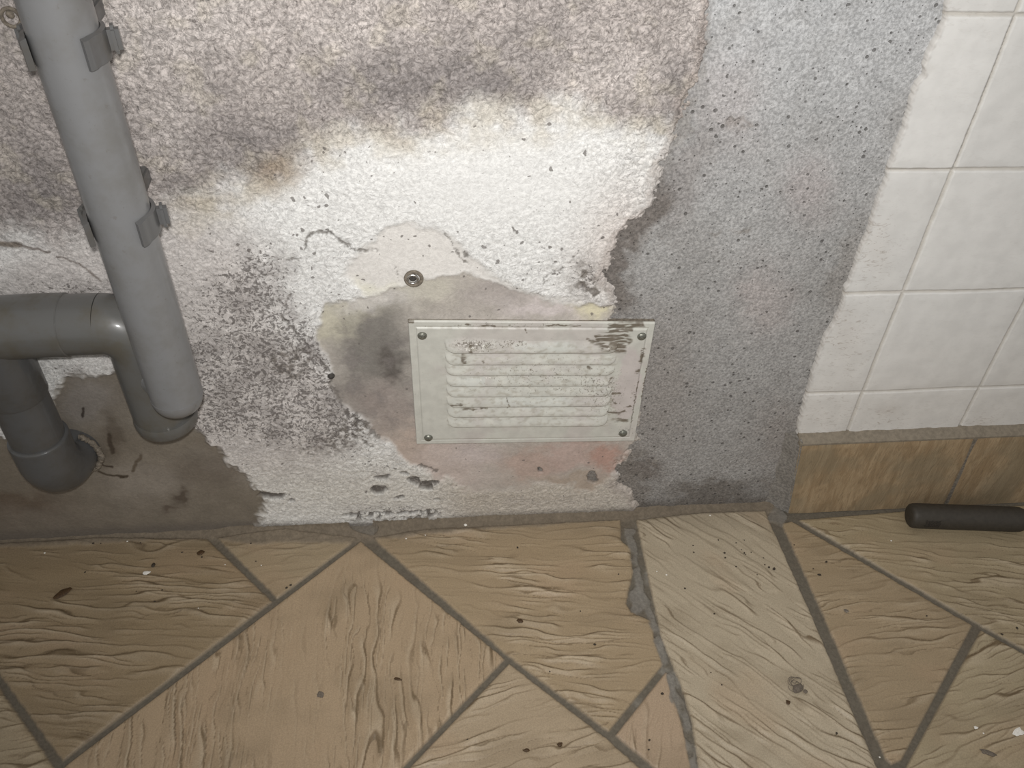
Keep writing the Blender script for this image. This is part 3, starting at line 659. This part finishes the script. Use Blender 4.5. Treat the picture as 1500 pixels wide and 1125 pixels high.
# pipe 2 left silhouette only, radius known
dy = Y2+CAMD
x2 = EYE[0]+dy*math.tan(aL2)+r2/math.cos(aL2)
print('PIPES', xp, rp, x2, r2)
def zat(px, py, y0): return float(unp(px, py, y0=y0)[2])
zb = zat(265, 612, YP-rp*.4)+.004           # rounded bottom of the front pipe
down = empty('drain_pipe', (xp, YP, zb)); tag(down, 'grey plastic drain pipe running down the wall and turning left into a trap', 'pipe')
def under(o, p): o.parent = p; o.matrix_parent_inverse = Matrix.Translation(-Vector(p.location)); return o
bm = bmesh.new()
zc = zb+.020
path = [(xp, YP, z) for z in np.linspace(1.35, zc, 30)]; rad = [rp]*30
sweep(bm, path, rad, 64, True, True)
under(bm_obj('downpipe', bm, M_PIPE), down)
bm = bmesh.new()
path = []; rad = []
for i in range(13):
    t = math.pi/2*i/12; path.append((xp, YP, zc-.020*math.sin(t))); rad.append((rp-.014)+.0142*math.cos(t) if i < 12 else (rp-.014))
sweep(bm, path, rad, 64, True, True)
# short link from the foot back to the rear leg
sweep(bm, [(xp, YP, zc+.002), ((xp+x2)/2, (YP+Y2)/2, zc-.002), (x2, Y2, zc-.004)], [.019, .019, .019], 32)
under(bm_obj('rounded_foot', bm, M_PIPE), down)

zh = zat(130, 487, Y2-r2*.6)-.004            # axis height of the horizontal run
trap = down
xe = float(unp(40, 520, y0=Y2)[0])           # left vertical leg
R_ = .030
bm = bmesh.new()
path = [(x2, Y2, z) for z in np.linspace(zat(240, 622, Y2-r2)-.016, zh-R_, 8)]+arc((x2-R_, Y2, zh-R_), (R_, 0, 0), (0, 0, R_), 12)[1:]
sweep(bm, path, r2, 56)
under(bm_obj('rear_leg', bm, M_PIPE2), trap)
bm = bmesh.new(); xsock = float(unp(78, 487, y0=Y2-r2)[0])
sweep(bm, [(x2-R_+.001, Y2, zh), (xsock-.01, Y2, zh)], r2*1.0, 56)
under(bm_obj('horizontal_pipe', bm, M_PIPE2), trap)
# sleeve + bend on the left, then the lower leg dropping into the wall foot
aR3 = azim(76, 575); r3 = .0300; y3 = -.040
x3 = EYE[0]+(y3+CAMD)*math.tan(aR3)-r3/math.cos(aR3)
rs = r2*1.04
bm = bmesh.new()
e = (0, 0)
sweep(bm, [(xsock+.001, Y2, zh), (xsock, Y2, zh), (xsock-.028, Y2, zh), (x3+.012, Y2-.002, zh), (x3-.03, y3, zh), (x3-.13, y3, zh)], [r2*1.01, rs, rs, rs, rs, rs], 56)
under(bm_obj('tee_sleeve', bm, M_PIPE2), trap)
zs1 = zat(40, 607, y3-r3)
bm = bmesh.new(); sweep(bm, [(x3, y3, zh-.004), (x3, y3, zs1+.003), (x3, y3, zs1)], [r3, r3, r3-.0012], 56)
under(bm_obj('branch_socket', bm, M_PIPE3), trap)
zs2 = zat(60, 668, y3-r3)
bm = bmesh.new(); sweep(bm, [(x3, y3, zs1+.004), (x3, y3, zs2)], r3-.0022, 56)
under(bm_obj('lower_leg', bm, M_PIPE3), trap)
# lower elbow turning back into the wall
ze = zat(78, 712, y3-r3*.7)+.012
bm = bmesh.new()
rb = .020
path = [(x3, y3, zs2+.001), (x3, y3, zs2), (x3, y3, zs2-.001)]+[(x3, y3, z) for z in np.linspace(zs2-.004, ze+.012, 4)]+[(x3+.004*math.sin(t), y3+.030*(1-math.cos(t)), ze+.012-.030*math.sin(t)) for t in [math.pi/2*i/10 for i in range(1, 11)]]+[(x3+.006, .012, ze-.018)]
rad = [r3-.002, r3+.0004, r3+.001]+[r3+.001]*(len(path)-3)
sweep(bm, path, rad, 56)
under(bm_obj('bottom_elbow', bm, M_PIPE3), trap)
# ring of old sealant where the elbow meets the wall
bm = bmesh.new(); rr = random.Random(4); n = 90; ringv = []
cxw, czw = x3+.006, ze-.018
for i in range(n+1):
    t = -1.9+2.9*i/n
    k = 1+.05*float(noise(i*.35, 2.2, 930)); R0 = r3+.003
    p = Vector((cxw+R0*math.cos(t)*k, -.006+.0*i, czw+R0*math.sin(t)*k))
    w_ = .0034+.0016*float(noise(i*.5, 7.7, 931))
    ringv.append((p, max(.0015, w_)))
sweep(bm, [a for a, b in ringv], [b for a, b in ringv], 10)
under(bm_obj('sealant_ring', bm, M_MORTAR), trap)
# collar under the rear leg
bm = bmesh.new()
zcol = zat(240, 622, Y2-r2)-.013
rc = r2*1.09
path = [(x2+.002, Y2, z) for z in (zcol+.003, zcol+.0032, zcol, zcol-.004, zcol-.008)]; rad = [rc-.0025, rc-.0008, rc, rc, rc-.001]
for i in range(1, 10):
    t = math.pi/2*i/9; path.append((x2+.002, Y2, zcol-.008-.012*math.sin(t))); rad.append(max(.004, (rc-.001)*math.cos(t)**.6 if i < 9 else .004))
sweep(bm, path, rad, 56)
under(bm_obj('collar_cup', bm, M_PIPE2), trap)

# pipe clips
def clip(zc_, label, tilt=0):
    root = empty('pipe_clip', (xp, 0, zc_)); tag(root, label, 'pipe clip', 'grey clips holding the downpipe')
    hgt = .0115; th = .0032
    def arm(a0, a1):
        bm = bmesh.new(); n = 26; rows = []
        for i in range(n+1):
            a = math.radians(a0+(a1-a0)*i/n); d = Vector((math.sin(a), -math.cos(a), 0))
            fl_ = ss(.86, 1., np.array(i/n))*.004; t_ = th+float(ss(.84, .93, np.array(i/n)))*.0016
            sk = hgt*(1-.0*i/n)
            c = Vector((xp, YP, zc_)); r0 = rp+.0006+float(fl_)*.5; r1 = r0+t_
            rows.append([bm.verts.new(c+d*r0+Vector((0, 0, -sk))), bm.verts.new(c+d*r1+Vector((0, 0, -sk+.001))), bm.verts.new(c+d*r1+Vector((0, 0, sk-.001))), bm.verts.new(c+d*r0+Vector((0, 0, sk)))])
        for p, q in zip(rows[:-1], rows[1:]):
            for k in range(4): bm.faces.new((p[k], q[k], q[(k+1) % 4], p[(k+1) % 4]))
        bm.faces.new(rows[0]); bm.faces.new(rows[-1][::-1]); return bm
    under(bm_obj('arm', arm(170, 40), M_CLIP, angle=30), root)
    under(bm_obj('arm', arm(-170, -44), M_CLIP, angle=30), root)
    bm = bmesh.new()
    def block(x0, x1, y0, y1, z0, z1, bev=.0015):
        r = bmesh.ops.create_cube(bm, size=1); 
        bmesh.ops.scale(bm, vec=(x1-x0, y1-y0, z1-z0), verts=r['verts']); bmesh.ops.translate(bm, vec=((x0+x1)/2, (y0+y1)/2, (z0+z1)/2), verts=r['verts'])
        es = {e for v in r['verts'] for e in v.link_edges}; bmesh.ops.bevel(bm, geom=list(es), offset=bev, segments=2, affect='EDGES')
    block(xp-.010, xp+.004, YP+rp+.0036, .004, zc_-.009, zc_+.006)
    under(bm_obj('foot_block', bm, M_CLIP, angle=30), root)
    for sg in (1, -1):
        bm = bmesh.new(); block(rp+.0036, rp+.0120, -.006, .006, -.0095, .0115, .003)
        bmesh.ops.rotate(bm, cent=(0, 0, 0), matrix=Matrix.Rotation(math.radians(14 if sg > 0 else 166), 3, 'Z'), verts=bm.verts)
        bmesh.ops.translate(bm, vec=(xp, YP, zc_), verts=bm.verts)
        under(bm_obj('side_lug', bm, M_CLIP, angle=30), root)
    return root
clip(zat(141, 80, YP-rp*.8), 'upper grey plastic clip gripping the downpipe near the photo top')
clip(zat(222, 342, YP-rp*.8), 'lower grey plastic clip gripping the downpipe halfway down')

# ---------------------------------------------------------------- ventilation grille
QY = -.0005
A, B, Cc, D_ = [unp(*p, y0=-.003) for p in ((597.5, 472.5), (961, 475), (930, 648), (610, 652.5))]
def quad(u, v):                  # u right 0..1, v down 0..1
    u = np.asarray(u)[..., None]; v = np.asarray(v)[..., None]
    return (A*(1-u)+B*u)*(1-v)+(D_*(1-u)+Cc*u)*v
GW, GH = float(np.linalg.norm(B-A)), float(np.linalg.norm(D_-A))
grille = empty('vent_grille', tuple((D_+Cc)/2)); tag(grille, 'rectangular off-white metal ventilation grille screwed to the wall', 'vent')
def vent_colour(U, V, X, Z):
    j1 = 3.5*noise(X*130, Z*130, 951)+2.5*noise(X*320, Z*320, 952); j2 = 3.5*noise(X*130, Z*130, 953)+2*noise(X*320, Z*320, 954)
    c = np.ones(X.shape+(3,))*np.array([.53, .525, .475])
    c = mix(c, [.50, .465, .435], .75*ss(-.2, .5, fbm(X*22, Z*22, 3, 955)+.8*blob(U, V, 760, 500, 120, 16)-.4*ss(700, 640, U)))
    c = mix(c, [.52, .47, .45], .85*ss(.35, .6, blob(U+j1, V+j2, 925, 545, 18, 42)+blob(U+j1, V+j2, 912, 590, 20, 32)))
    c = mix(c, [.60, .62, .58], .45*ss(.3, .6, blob(U+j1*2, V+j2, 800, 510, 60, 8)+blob(U+j1*2, V+j2, 690, 560, 26, 10)+blob(U+j1, V+j2, 780, 590, 70, 12)))
    dark = np.zeros(X.shape)
    for pl, w_ in [([(893, 480), (940, 477)], 4), ([(895, 486), (925, 484)], 2.5), ([(862, 500), (880, 506), (915, 506)], 3.0), ([(877, 498), (912, 500)], 5), ([(885, 510), (912, 512)], 5.5), ([(872, 494), (920, 492)], 1.6), ([(905, 502), (922, 500)], 4), ([(943, 514), (939, 530)], 2.8), ([(936, 544), (932, 546)], 2.6), ([(898, 616), (920, 617)], 2.6),
                   ([(679, 524), (680, 531)], 3.2), ([(689, 508), (690, 516)], 3.), ([(597, 473), (606, 474)], 1.8), ([(896, 577), (908, 577)], 1.2), ([(926, 577), (932, 577)], 1.2), ([(898, 590), (903, 592)], 1.2), ([(890, 604), (905, 607), (916, 603)], 1.4), ([(915, 598), (924, 596)], 1.), ([(660, 595), (676, 594)], 1.4), ([(680, 602), (715, 601)], 1.1),
                   ([(744, 584), (744, 588), (747, 598), (742, 602)], .8), ([(706, 478), (725, 479)], 1.4), ([(682, 477), (687, 478)], 1.2), ([(800, 478), (850, 479)], 1.), ([(770, 483), (772, 488)], .9), ([(935, 560), (925, 620)], .9), ([(948, 540), (940, 590)], 1.0), ([(862, 540), (864, 541)], 2.2), ([(708, 531), (710, 532)], 1.6), ([(896, 556), (893, 562)], 1.3), ([(655, 475), (660, 620)], .0)]:
        if w_ > 0: dark = np.maximum(dark, ss(w_*1.5, w_*.55, line_d(pl, U+.5*j1, V+.4*j2)))
    streak = ss(.0, .35, noise(X*60, Z*420, 957))*ss(.3, .6, blob(U, V, 898, 498, 32, 16))
    dark = np.maximum(dark, .9*streak)
    dark = dark*ss(-.50, -.15, noise(X*90, Z*460, 975)); c = mix(c, [.125, .100, .072], .9*dark)
    rim_ = ss(3.0, 1.0, np.abs(V-(482+(U-780)*.006)))*ss(-.1, .3, noise(X*140, Z*30, 958))*ss(610, 640, U)*ss(900, 860, U)
    c = mix(c, [.26, .23, .18], .35*rim_)
    inl = ss(640, 665, U)*ss(915, 895, U)*ss(498, 512, V)*ss(632, 620, V)
    c = mix(c, [.37, .345, .29], .6*ss(-.05, .45, fbm(X*120, Z*190, 4, 959))*inl)
    c = mix(c, [.60, .59, .53], .5*ss(.1, .5, fbm(X*60+4, Z*190, 3, 961))*inl)
    z0 = .26+.62*blob(U, V, 695, 507, 44, 9)+.42*blob(U, V, 755, 505, 24, 7)+.35*blob(U, V, 800, 555, 130, 45)+.4*blob(U, V, 740, 478, 130, 4)+.5*blob(U, V, 915, 634, 14, 8)+.3*blob(U, V, 890, 585, 40, 40)
    z1 = np.clip(1.2*blob(U, V, 697, 510, 30, 8)+.9*blob(U, V, 710, 556, 20, 5)+.8*blob(U, V, 894, 513, 12, 5), 0, 1)
    return c, np.stack([np.clip(z0-.15, 0, 1), z1, z1*0], -1)
uu, vv = np.meshgrid(np.linspace(0, 1, 480), np.linspace(0, 1, 330))
Pq = quad(uu, vv); X, Z = Pq[..., 0], Pq[..., 2]; U, V = chart(X, 0*X-.003, Z)
dist = np.minimum(np.minimum(uu, 1-uu)*GW, np.minimum(vv, 1-vv)*GH)
hp = .0035*ss(-.0001, .0006, dist)+.0010*ss(.0072, .0100, dist)-.0006*ss(.0060, .0072, dist)*ss(.0088, .0078, dist)+.0004*fbm(X*9, Z*9, 2, 960)
c_, z_ = vent_colour(U, V, X, Z)
yplate = QY-hp+.003
# the slots cut below each louvre
slotV = [518.5, 535.7, 551.2, 567, 582, 597, 611.5, 626]
# convert slot rows to v along the plate
def v_of(py, px=775):
    w = unp(px, py, y0=-.006); a = A*.5+B*.5; b = D_*.5+Cc*.5; return float((w[2]-a[2])/(b[2]-a[2]))
vs_ = [v_of(p) for p in slotV]
uL, uR = .142, .858
cut = np.zeros(X.shape, bool)
for v0 in vs_:
    cut |= (np.abs(vv-(v0+.004)) < .006) & (uu > uL+.03) & (uu < uR-.03)
plate = grid_mesh('plate', X, yplate, Z, M_ENAMEL, ~cut, c_, z_, flip=True)
under(plate, grille)
# backing frame behind the plate: thickness of the flange
bm = bmesh.new()
for (a0, b0), (a1, b1) in (((0, 0), (1, 0)), ((1, 0), (1, 1)), ((1, 1), (0, 1)), ((0, 1), (0, 0))):
    p, q = quad(a0, b0), quad(a1, b1)
    vs4 = [bm.verts.new((p[0], QY+.0025, p[2])), bm.verts.new((q[0], QY+.0025, q[2])), bm.verts.new((q[0], .007, q[2])), bm.verts.new((p[0], .007, p[2]))]
    bm.faces.new(vs4)
bmesh.ops.remove_doubles(bm, verts=bm.verts, dist=1e-6)
under(bm_obj('flange_edge', bm, M_MORTAR, smooth=False), grille)
lv = .5*(vs_[-1]-vs_[0])/7
for k, v0 in enumerate(vs_):
    top = v0-(vs_[1]-vs_[0])*(.98 if k else 1.15)
    n1, n2 = 220, 22
    uu, tt = np.meshgrid(np.linspace(uL, uR, n1), np.linspace(0, 1, n2))
    ex = np.minimum(uu-uL, uR-uu)*GW
    end = np.sqrt(np.clip(1-(1-np.clip(ex/.011, 0, 1))**2, 0, 1))
    hood = ss(0, .9, tt)*end*.0036
    vvv = top+(v0-top)*tt
    # rounded ends: the hood's lower edge curls up
    vvv = vvv-(1-end)*(v0-top)*.55*tt
    Pq = quad(uu, vvv); X, Z = Pq[..., 0], Pq[..., 2]
    Yl = QY-.0015+.0004-hood+.0004*fbm(X*9, Z*9, 2, 960)
    # return lip under the hood
    X = np.vstack([X, X[-1:]]); Z = np.vstack([Z, Z[-1:]-.0006]); Yl = np.vstack([Yl, Yl[-1:]+np.minimum(.0035, hood[-1:]*.8)])
    U, V = chart(X, 0*X-.006, Z)
    c_, z_ = vent_colour(U, V, X, Z)
    tt2 = np.vstack([tt, tt[-1:]]); c_ = mix(c_, [.26, .25, .22], .5*ss(.93, 1., tt2)*ss(-.4, .3, noise(X*90, Z*0+k, 970)))
    under(grid_mesh('louver', X, Yl, Z, M_ENAMEL, None, c_, z_, flip=True), grille)
# dark panel painting in the duct's shade behind the slots
bm = bmesh.new(); pts = [quad(a, b) for a, b in ((uL, .05), (uR, .05), (uR, .95), (uL, .95))]
f_ = [bm.verts.new((p[0], .0018, p[2])) for p in pts]; g_ = [bm.verts.new((p[0], .004, p[2])) for p in pts]
bm.faces.new(f_); bm.faces.new(g_[::-1])
for i in range(4): bm.faces.new((f_[i], f_[(i+1) % 4], g_[(i+1) % 4], g_[i]))
under(bm_obj('duct_shade_panel', bm, M_DARK, smooth=False), grille)
def dome(name, px, py, r, h, mat, y0, parent, slot=True, lab=None):
    c = unp(px, py, y0=y0); bm = bmesh.new(); n, m = 28, 8; rows = []
    for j in range(m+1):
        t = math.pi/2*j/m; rr_ = r*math.cos(t); hh = h*math.sin(t)
        if j == m: rows.append([bm.verts.new((c[0], y0-hh, c[2]))]); continue
        rows.append([bm.verts.new((c[0]+rr_*math.cos(2*math.pi*k/n), y0-hh, c[2]+rr_*math.sin(2*math.pi*k/n))) for k in range(n)])
    for j in range(m-1):
        for k in range(n): bm.faces.new((rows[j][k], rows[j][(k+1) % n], rows[j+1][(k+1) % n], rows[j+1][k]))
    for k in range(n): bm.faces.new((rows[m-1][k], rows[m-1][(k+1) % n], rows[m][0]))
    o = bm_obj(name, bm, mat)
    if parent: under(o, parent)
    if lab: tag(o, lab)
    return o
for px, py in ((618.5, 491.5), (940, 492.5), (627.5, 641), (912.5, 634.5)):
    dome('screw', px, py, .0053, .0036, M_SCREW, QY-.0013, grille)

# ---------------------------------------------------------------- wall fixings
anch = empty('wall_anchor', tuple(unp(605, 408, y0=.003))); tag(anch, 'round steel wall anchor sunk in white plaster above the vent', 'anchor')
def ring(c, R0, r, mat, name, parent, y, tilt=(0, 0), seg=36):
    bm = bmesh.new(); rows = []
    for i in range(seg):
        a = 2*math.pi*i/seg; d = Vector((math.cos(a), 0, math.sin(a)))
        rows.append([bm.verts.new(Vector((c[0], y+tilt[0]*math.cos(a)+tilt[1]*math.sin(a), c[2]))+d*(R0+r*math.cos(b))+Vector((0, 1, 0))*(r*math.sin(b))) for b in [2*math.pi*k/10 for k in range(10)]])
    for i in range(seg):
        for k in range(10): bm.faces.new((rows[i][k], rows[(i+1) % seg][k], rows[(i+1) % seg][(k+1) % 10], rows[i][(k+1) % 10]))
    return under(bm_obj(name, bm, mat), parent)
c = unp(606, 408, y0=.001)
ring(c, .0082, .0020, M_MORTAR, 'plaster_rim', anch, .0008)
ring(unp(604.5, 407.5, y0=.001), .0052, .0013, M_STEEL, 'steel_sleeve', anch, -.001)
dome('bolt_end', 604.5, 407.5, .0040, .0012, M_DARK, .0005, anch)
nl = dome('wall_plug', 485, 550, .0042, .004, M_DARK, .002, None, lab=None); tag(nl, 'small dark round plug in the mouldy wall left of the vent', 'plug')
wr = empty('screw_ring', tuple(unp(17, 26, y0=.002))); tag(wr, 'pale oval ring fixing on the wall at the top left beside the downpipe', 'fixing')
ring(unp(17, 25, y0=.001), .0072, .0016, M_MORTAR, 'outer_ring', wr, .0000)
dome('screw_head', 15, 21, .0035, .002, M_MORTAR, .001, wr)

# ---------------------------------------------------------------- dark tube on the floor
rt = .0170
a = unp(1331, 755, z0=FZ+rt+.001); b = unp(1499, 761, z0=FZ+rt+.001); d = Vector(b-a).normalized()
a = Vector(a); b = Vector(b)
tube = empty('rubber_tube', (a.x, a.y, FZ)); tag(tube, 'short dark brown rubber tube lying on the floor against the skirting', 'tube')
bm = bmesh.new(); Lh = (b-a).length
ts = [0, .0008, .003, .006, .012]+list(np.linspace(.03, Lh-.03, 8))+[Lh-.012, Lh-.006, Lh-.002, Lh]; rd = [rt-.0055, rt-.0035, rt-.0012, rt-.0003, rt]+[rt]*8+[rt, rt-.0006, rt-.002, rt-.0045]
sweep(bm, [a+d*t for t in ts], rd, 48)
under(bm_obj('sleeve', bm, M_RUB), tube)
bm = bmesh.new(); sweep(bm, [a+d*(Lh-.001), a+d*(Lh+.004), a+d*(Lh+.005)], [rt-.006, rt-.006, rt-.008], 36)
under(bm_obj('end_plug', bm, M_GREYC), tube)
# grimy patch stuck on the tube near its left end (curved to the tube)
bm = bmesh.new(); rows = []
side = d.cross(Vector((0, 0, 1))).normalized()     # towards the camera side
if side.y > 0: side = -side
for i in range(25):
    t = .016+.020*i/24; row = []
    for j in range(13):
        an = math.radians(-8+36*j/12+6*float(noise(i*.4, j*.4, 980))); row.append(bm.verts.new(a+d*(t+.0018*float(noise(j*.6, i*.3, 981)))+(side*math.cos(an)+Vector((0, 0, 1))*math.sin(an))*(rt+.0003)))
    rows.append(row)
for i in range(24):
    for j in range(12): bm.faces.new((rows[i][j], rows[i+1][j], rows[i+1][j+1], rows[i][j+1]))
under(bm_obj('grime_patch', bm, M_RUBDIRT), tube)

# ---------------------------------------------------------------- loose bits on the floor
def crumb(name, px, py, L_, W_, H_, ang, mat, label, cat, seed, group=None):
    p = unp(px, py, z0=FZ); rr_ = random.Random(seed); bm = bmesh.new()
    bmesh.ops.create_icosphere(bm, subdivisions=2, radius=1)
    for v in bm.verts:
        k = 1+.32*float(noise(v.co.x*1.6+seed*3.1, v.co.y*1.6+v.co.z, 990)); v.co = Vector((v.co.x*L_/2*k, v.co.y*W_/2*k, v.co.z*H_/2))
    o = bm_obj(name, bm, mat, angle=60); o.location = (p[0], p[1], FZ+H_/2+.0008); o.rotation_euler = (0, 0, math.radians(ang))
    tag(o, label, cat, group); return o
MM = .001
crumb('leaf_scrap', 92, 870, 22*MM, 10*MM, 2.5*MM, 40, M_BROWN, 'brown curled leaf scrap, the largest dark bit on the left floor slab', 'debris', 1)
crumb('leaf_scrap', 762, 911, 9*MM, 6*MM, 3*MM, -20, M_BROWN, 'dark brown shred on the slab below the vent', 'debris', 2)
crumb('paint_flake', 215, 840, 10*MM, 6*MM, 1.2*MM, 5, M_WHITEC, 'small white oval paint flake on the left floor slab', 'debris', 3)
crumb('paint_flake', 1491, 1074, 15*MM, 12*MM, 1.5*MM, 20, M_WHITEC, 'white paint flake at the right edge of the floor', 'debris', 4)
crumb('paint_flake', 1429, 1067, 5*MM, 3.5*MM, 1.5*MM, 0, M_WHITEC, 'tiny pale flake left of the white flake at the right edge', 'debris', 5)
crumb('leaf_scrap', 1447, 1104, 17*MM, 6*MM, 2*MM, -25, M_GREYC, 'grey-brown elongated scrap at the lower right of the floor', 'debris', 6)
crumb('crumb', 1239, 896, 6*MM, 6*MM, 1.5*MM, 0, M_MORTAR, 'round pale grey crumb on the narrow pointed slab', 'debris', 7)
crumb('crumb', 1200, 843, 5*MM, 3.5*MM, 1.5*MM, -20, M_BLACKC, 'dark brown crumb near the top of the narrow pointed slab', 'debris', 8)
crumb('leaf_scrap', 360, 782, 9*MM, 7*MM, 3*MM, 10, M_BLACKC, 'dark clump on the small triangular slab at the foot of the wall', 'debris', 9)
crumb('crumb', 225, 829, 5*MM, 7*MM, 2*MM, 0, M_BLACKC, 'dark crumb just above the white oval flake', 'debris', 10)
crumb('crumb', 294, 811, 10*MM, 7*MM, 2*MM, 10, M_BROWN, 'brown smudge-like crumb by the first joint near the wall', 'debris', 11)
crumb('crumb', 682, 770, 4.5*MM, 4.5*MM, 2*MM, 0, M_WHITEC, 'pale round crumb at the wall foot under the vent', 'debris', 12)
crumb('leaf_scrap', 583, 996, 10*MM, 3.5*MM, 2*MM, -20, M_BROWN, 'thin brown shred on the large middle slab', 'debris', 13)
crumb('crumb', 970, 1017+0, 4*MM, 3*MM, 1.5*MM, 0, M_BLACKC, 'dark crumb on the small slab left of the long pale slab', 'debris', 14)
crumb('crumb', 1154, 1030, 5*MM, 6*MM, 2*MM, 0, M_BROWN, 'brown crumb just below the fluff tangle on the long pale slab', 'debris', 15)
crumb('crumb', 771, 1100, 8*MM, 4*MM, 2*MM, 0, M_BROWN, 'brown crumb on the slab at the bottom centre, left of two', 'debris', 16)
crumb('crumb', 820, 1092, 6*MM, 5*MM, 2*MM, 30, M_BROWN, 'brown crumb on the slab at the bottom centre, right of two', 'debris', 17)
crumb('crumb', 470, 1018, 7*MM, 9*MM, 1.5*MM, 60, M_GREYC, 'greenish grey crumb on the large middle slab', 'debris', 18)
rr = random.Random(8)
proto = None
for i, (px, py) in enumerate([(1015, 800), (1016, 810), (1061, 811), (1052, 792), (1078, 796), (1086, 806), (1090, 811), (1092, 813), (1100, 810), (1078, 831), (1109, 843), (1120, 828), (1126, 832), (1133, 835), (1003, 863), (1062, 818), (1118, 818), (1134, 834), (1041, 986), (1057, 1004), (1046, 900), (1090, 792), (1163, 799), (1210, 824), (1191, 834),
                               (137, 797), (148, 797), (206, 796), (225, 790), (125, 839), (200, 867), (238, 865), (227, 882), (282, 874), (55, 911), (267, 810), (368, 797), (375, 823), (420, 862), (426, 858), (296, 817), (288, 1069), (588, 783), (758, 803), (906, 842), (850, 896), (805, 984), (518, 783), (559, 1087), (951, 1085), (514, 1028), (950, 1099), (871, 945), (685, 1085), (1225, 1070+5), (1489, 921), (1467, 930), (1357, 903)]):
    s_ = rr.uniform(1.3, 2.7)*MM; p = unp(px, py, z0=FZ)
    if proto is None:
        proto = crumb('speck', px, py, 1, 1, .6, 0, M_BLACKC, None, None, 50); o = proto
    else:
        o = proto.copy(); COL.objects.link(o)
    o.location = (p[0], p[1], FZ+s_*.3+.0008); o.scale = (s_*rr.uniform(.8, 1.6), s_, s_); o.rotation_euler = (0, 0, rr.uniform(0, 3))
    tag(o, 'pinhead-sized dark speck of dirt lying on the tan floor slabs', 'debris', 'tiny dark specks on the floor slabs')
pw = None
for px, py in [(962, 838), (976, 843), (66, 811), (330, 828), (383, 829), (291, 892), (595, 790), (845, 753), (1040, 756), (1305, 793), (187, 734+60), (623, 785), (206, 888), (1288, 1110), (1440, 1075)]:
    p = unp(px, py, z0=FZ); s_ = rr.uniform(1.4, 2.4)*MM
    if pw is None:
        pw = crumb('grit', px, py, 1, 1, .6, 0, M_WHITEC, None, None, 60); o = pw
    else:
        o = pw.copy(); COL.objects.link(o)
    o.location = (p[0], p[1], FZ+s_*.3+.0008); o.scale = (s_, s_, s_)
    tag(o, 'pinhead-sized white grain of plaster lying on the tan floor slabs', 'debris', 'tiny white plaster grains on the floor slabs')
# fluff tangle: curled hairs
p = unp(1165, 1003, z0=FZ); fr = empty('fluff_tangle', (p[0], p[1], FZ)); tag(fr, 'small grey-brown tangle of hair and fluff on the long pale slab', 'debris')
bm = bmesh.new(); rr = random.Random(3)
for k in range(7):
    c = Vector(p)+Vector((rr.uniform(-.003, .003), rr.uniform(-.004, .004), .003)); R0 = rr.uniform(.004, .009); ph = rr.uniform(0, 6); ex = rr.uniform(.6, 1)
    pts = [c+Vector((R0*math.cos(ph+t), R0*ex*math.sin(ph+t), .0015*math.sin(t*1.7+k))) for t in [i*.35 for i in range(int(rr.uniform(8, 18)))]]
    sweep(bm, pts, .00035, 5)
under(bm_obj('hairs', bm, M_GREYC), fr)
bm = bmesh.new()
for dx, dy, s_ in ((0, -.006, .005), (.003, -.004, .004), (-.003, -.008, .0035), (.008, -.010, .0025)):
    r = bmesh.ops.create_icosphere(bm, subdivisions=2, radius=s_)
    for v in r['verts']:
        v.co = Vector((v.co.x*(1+.4*float(noise(v.co.y*500, v.co.z*500, 3))), v.co.y, v.co.z*.5))+Vector(p)+Vector((dx, dy, .0022))
under(bm_obj('fluff_clump', bm, M_GREYC), fr)
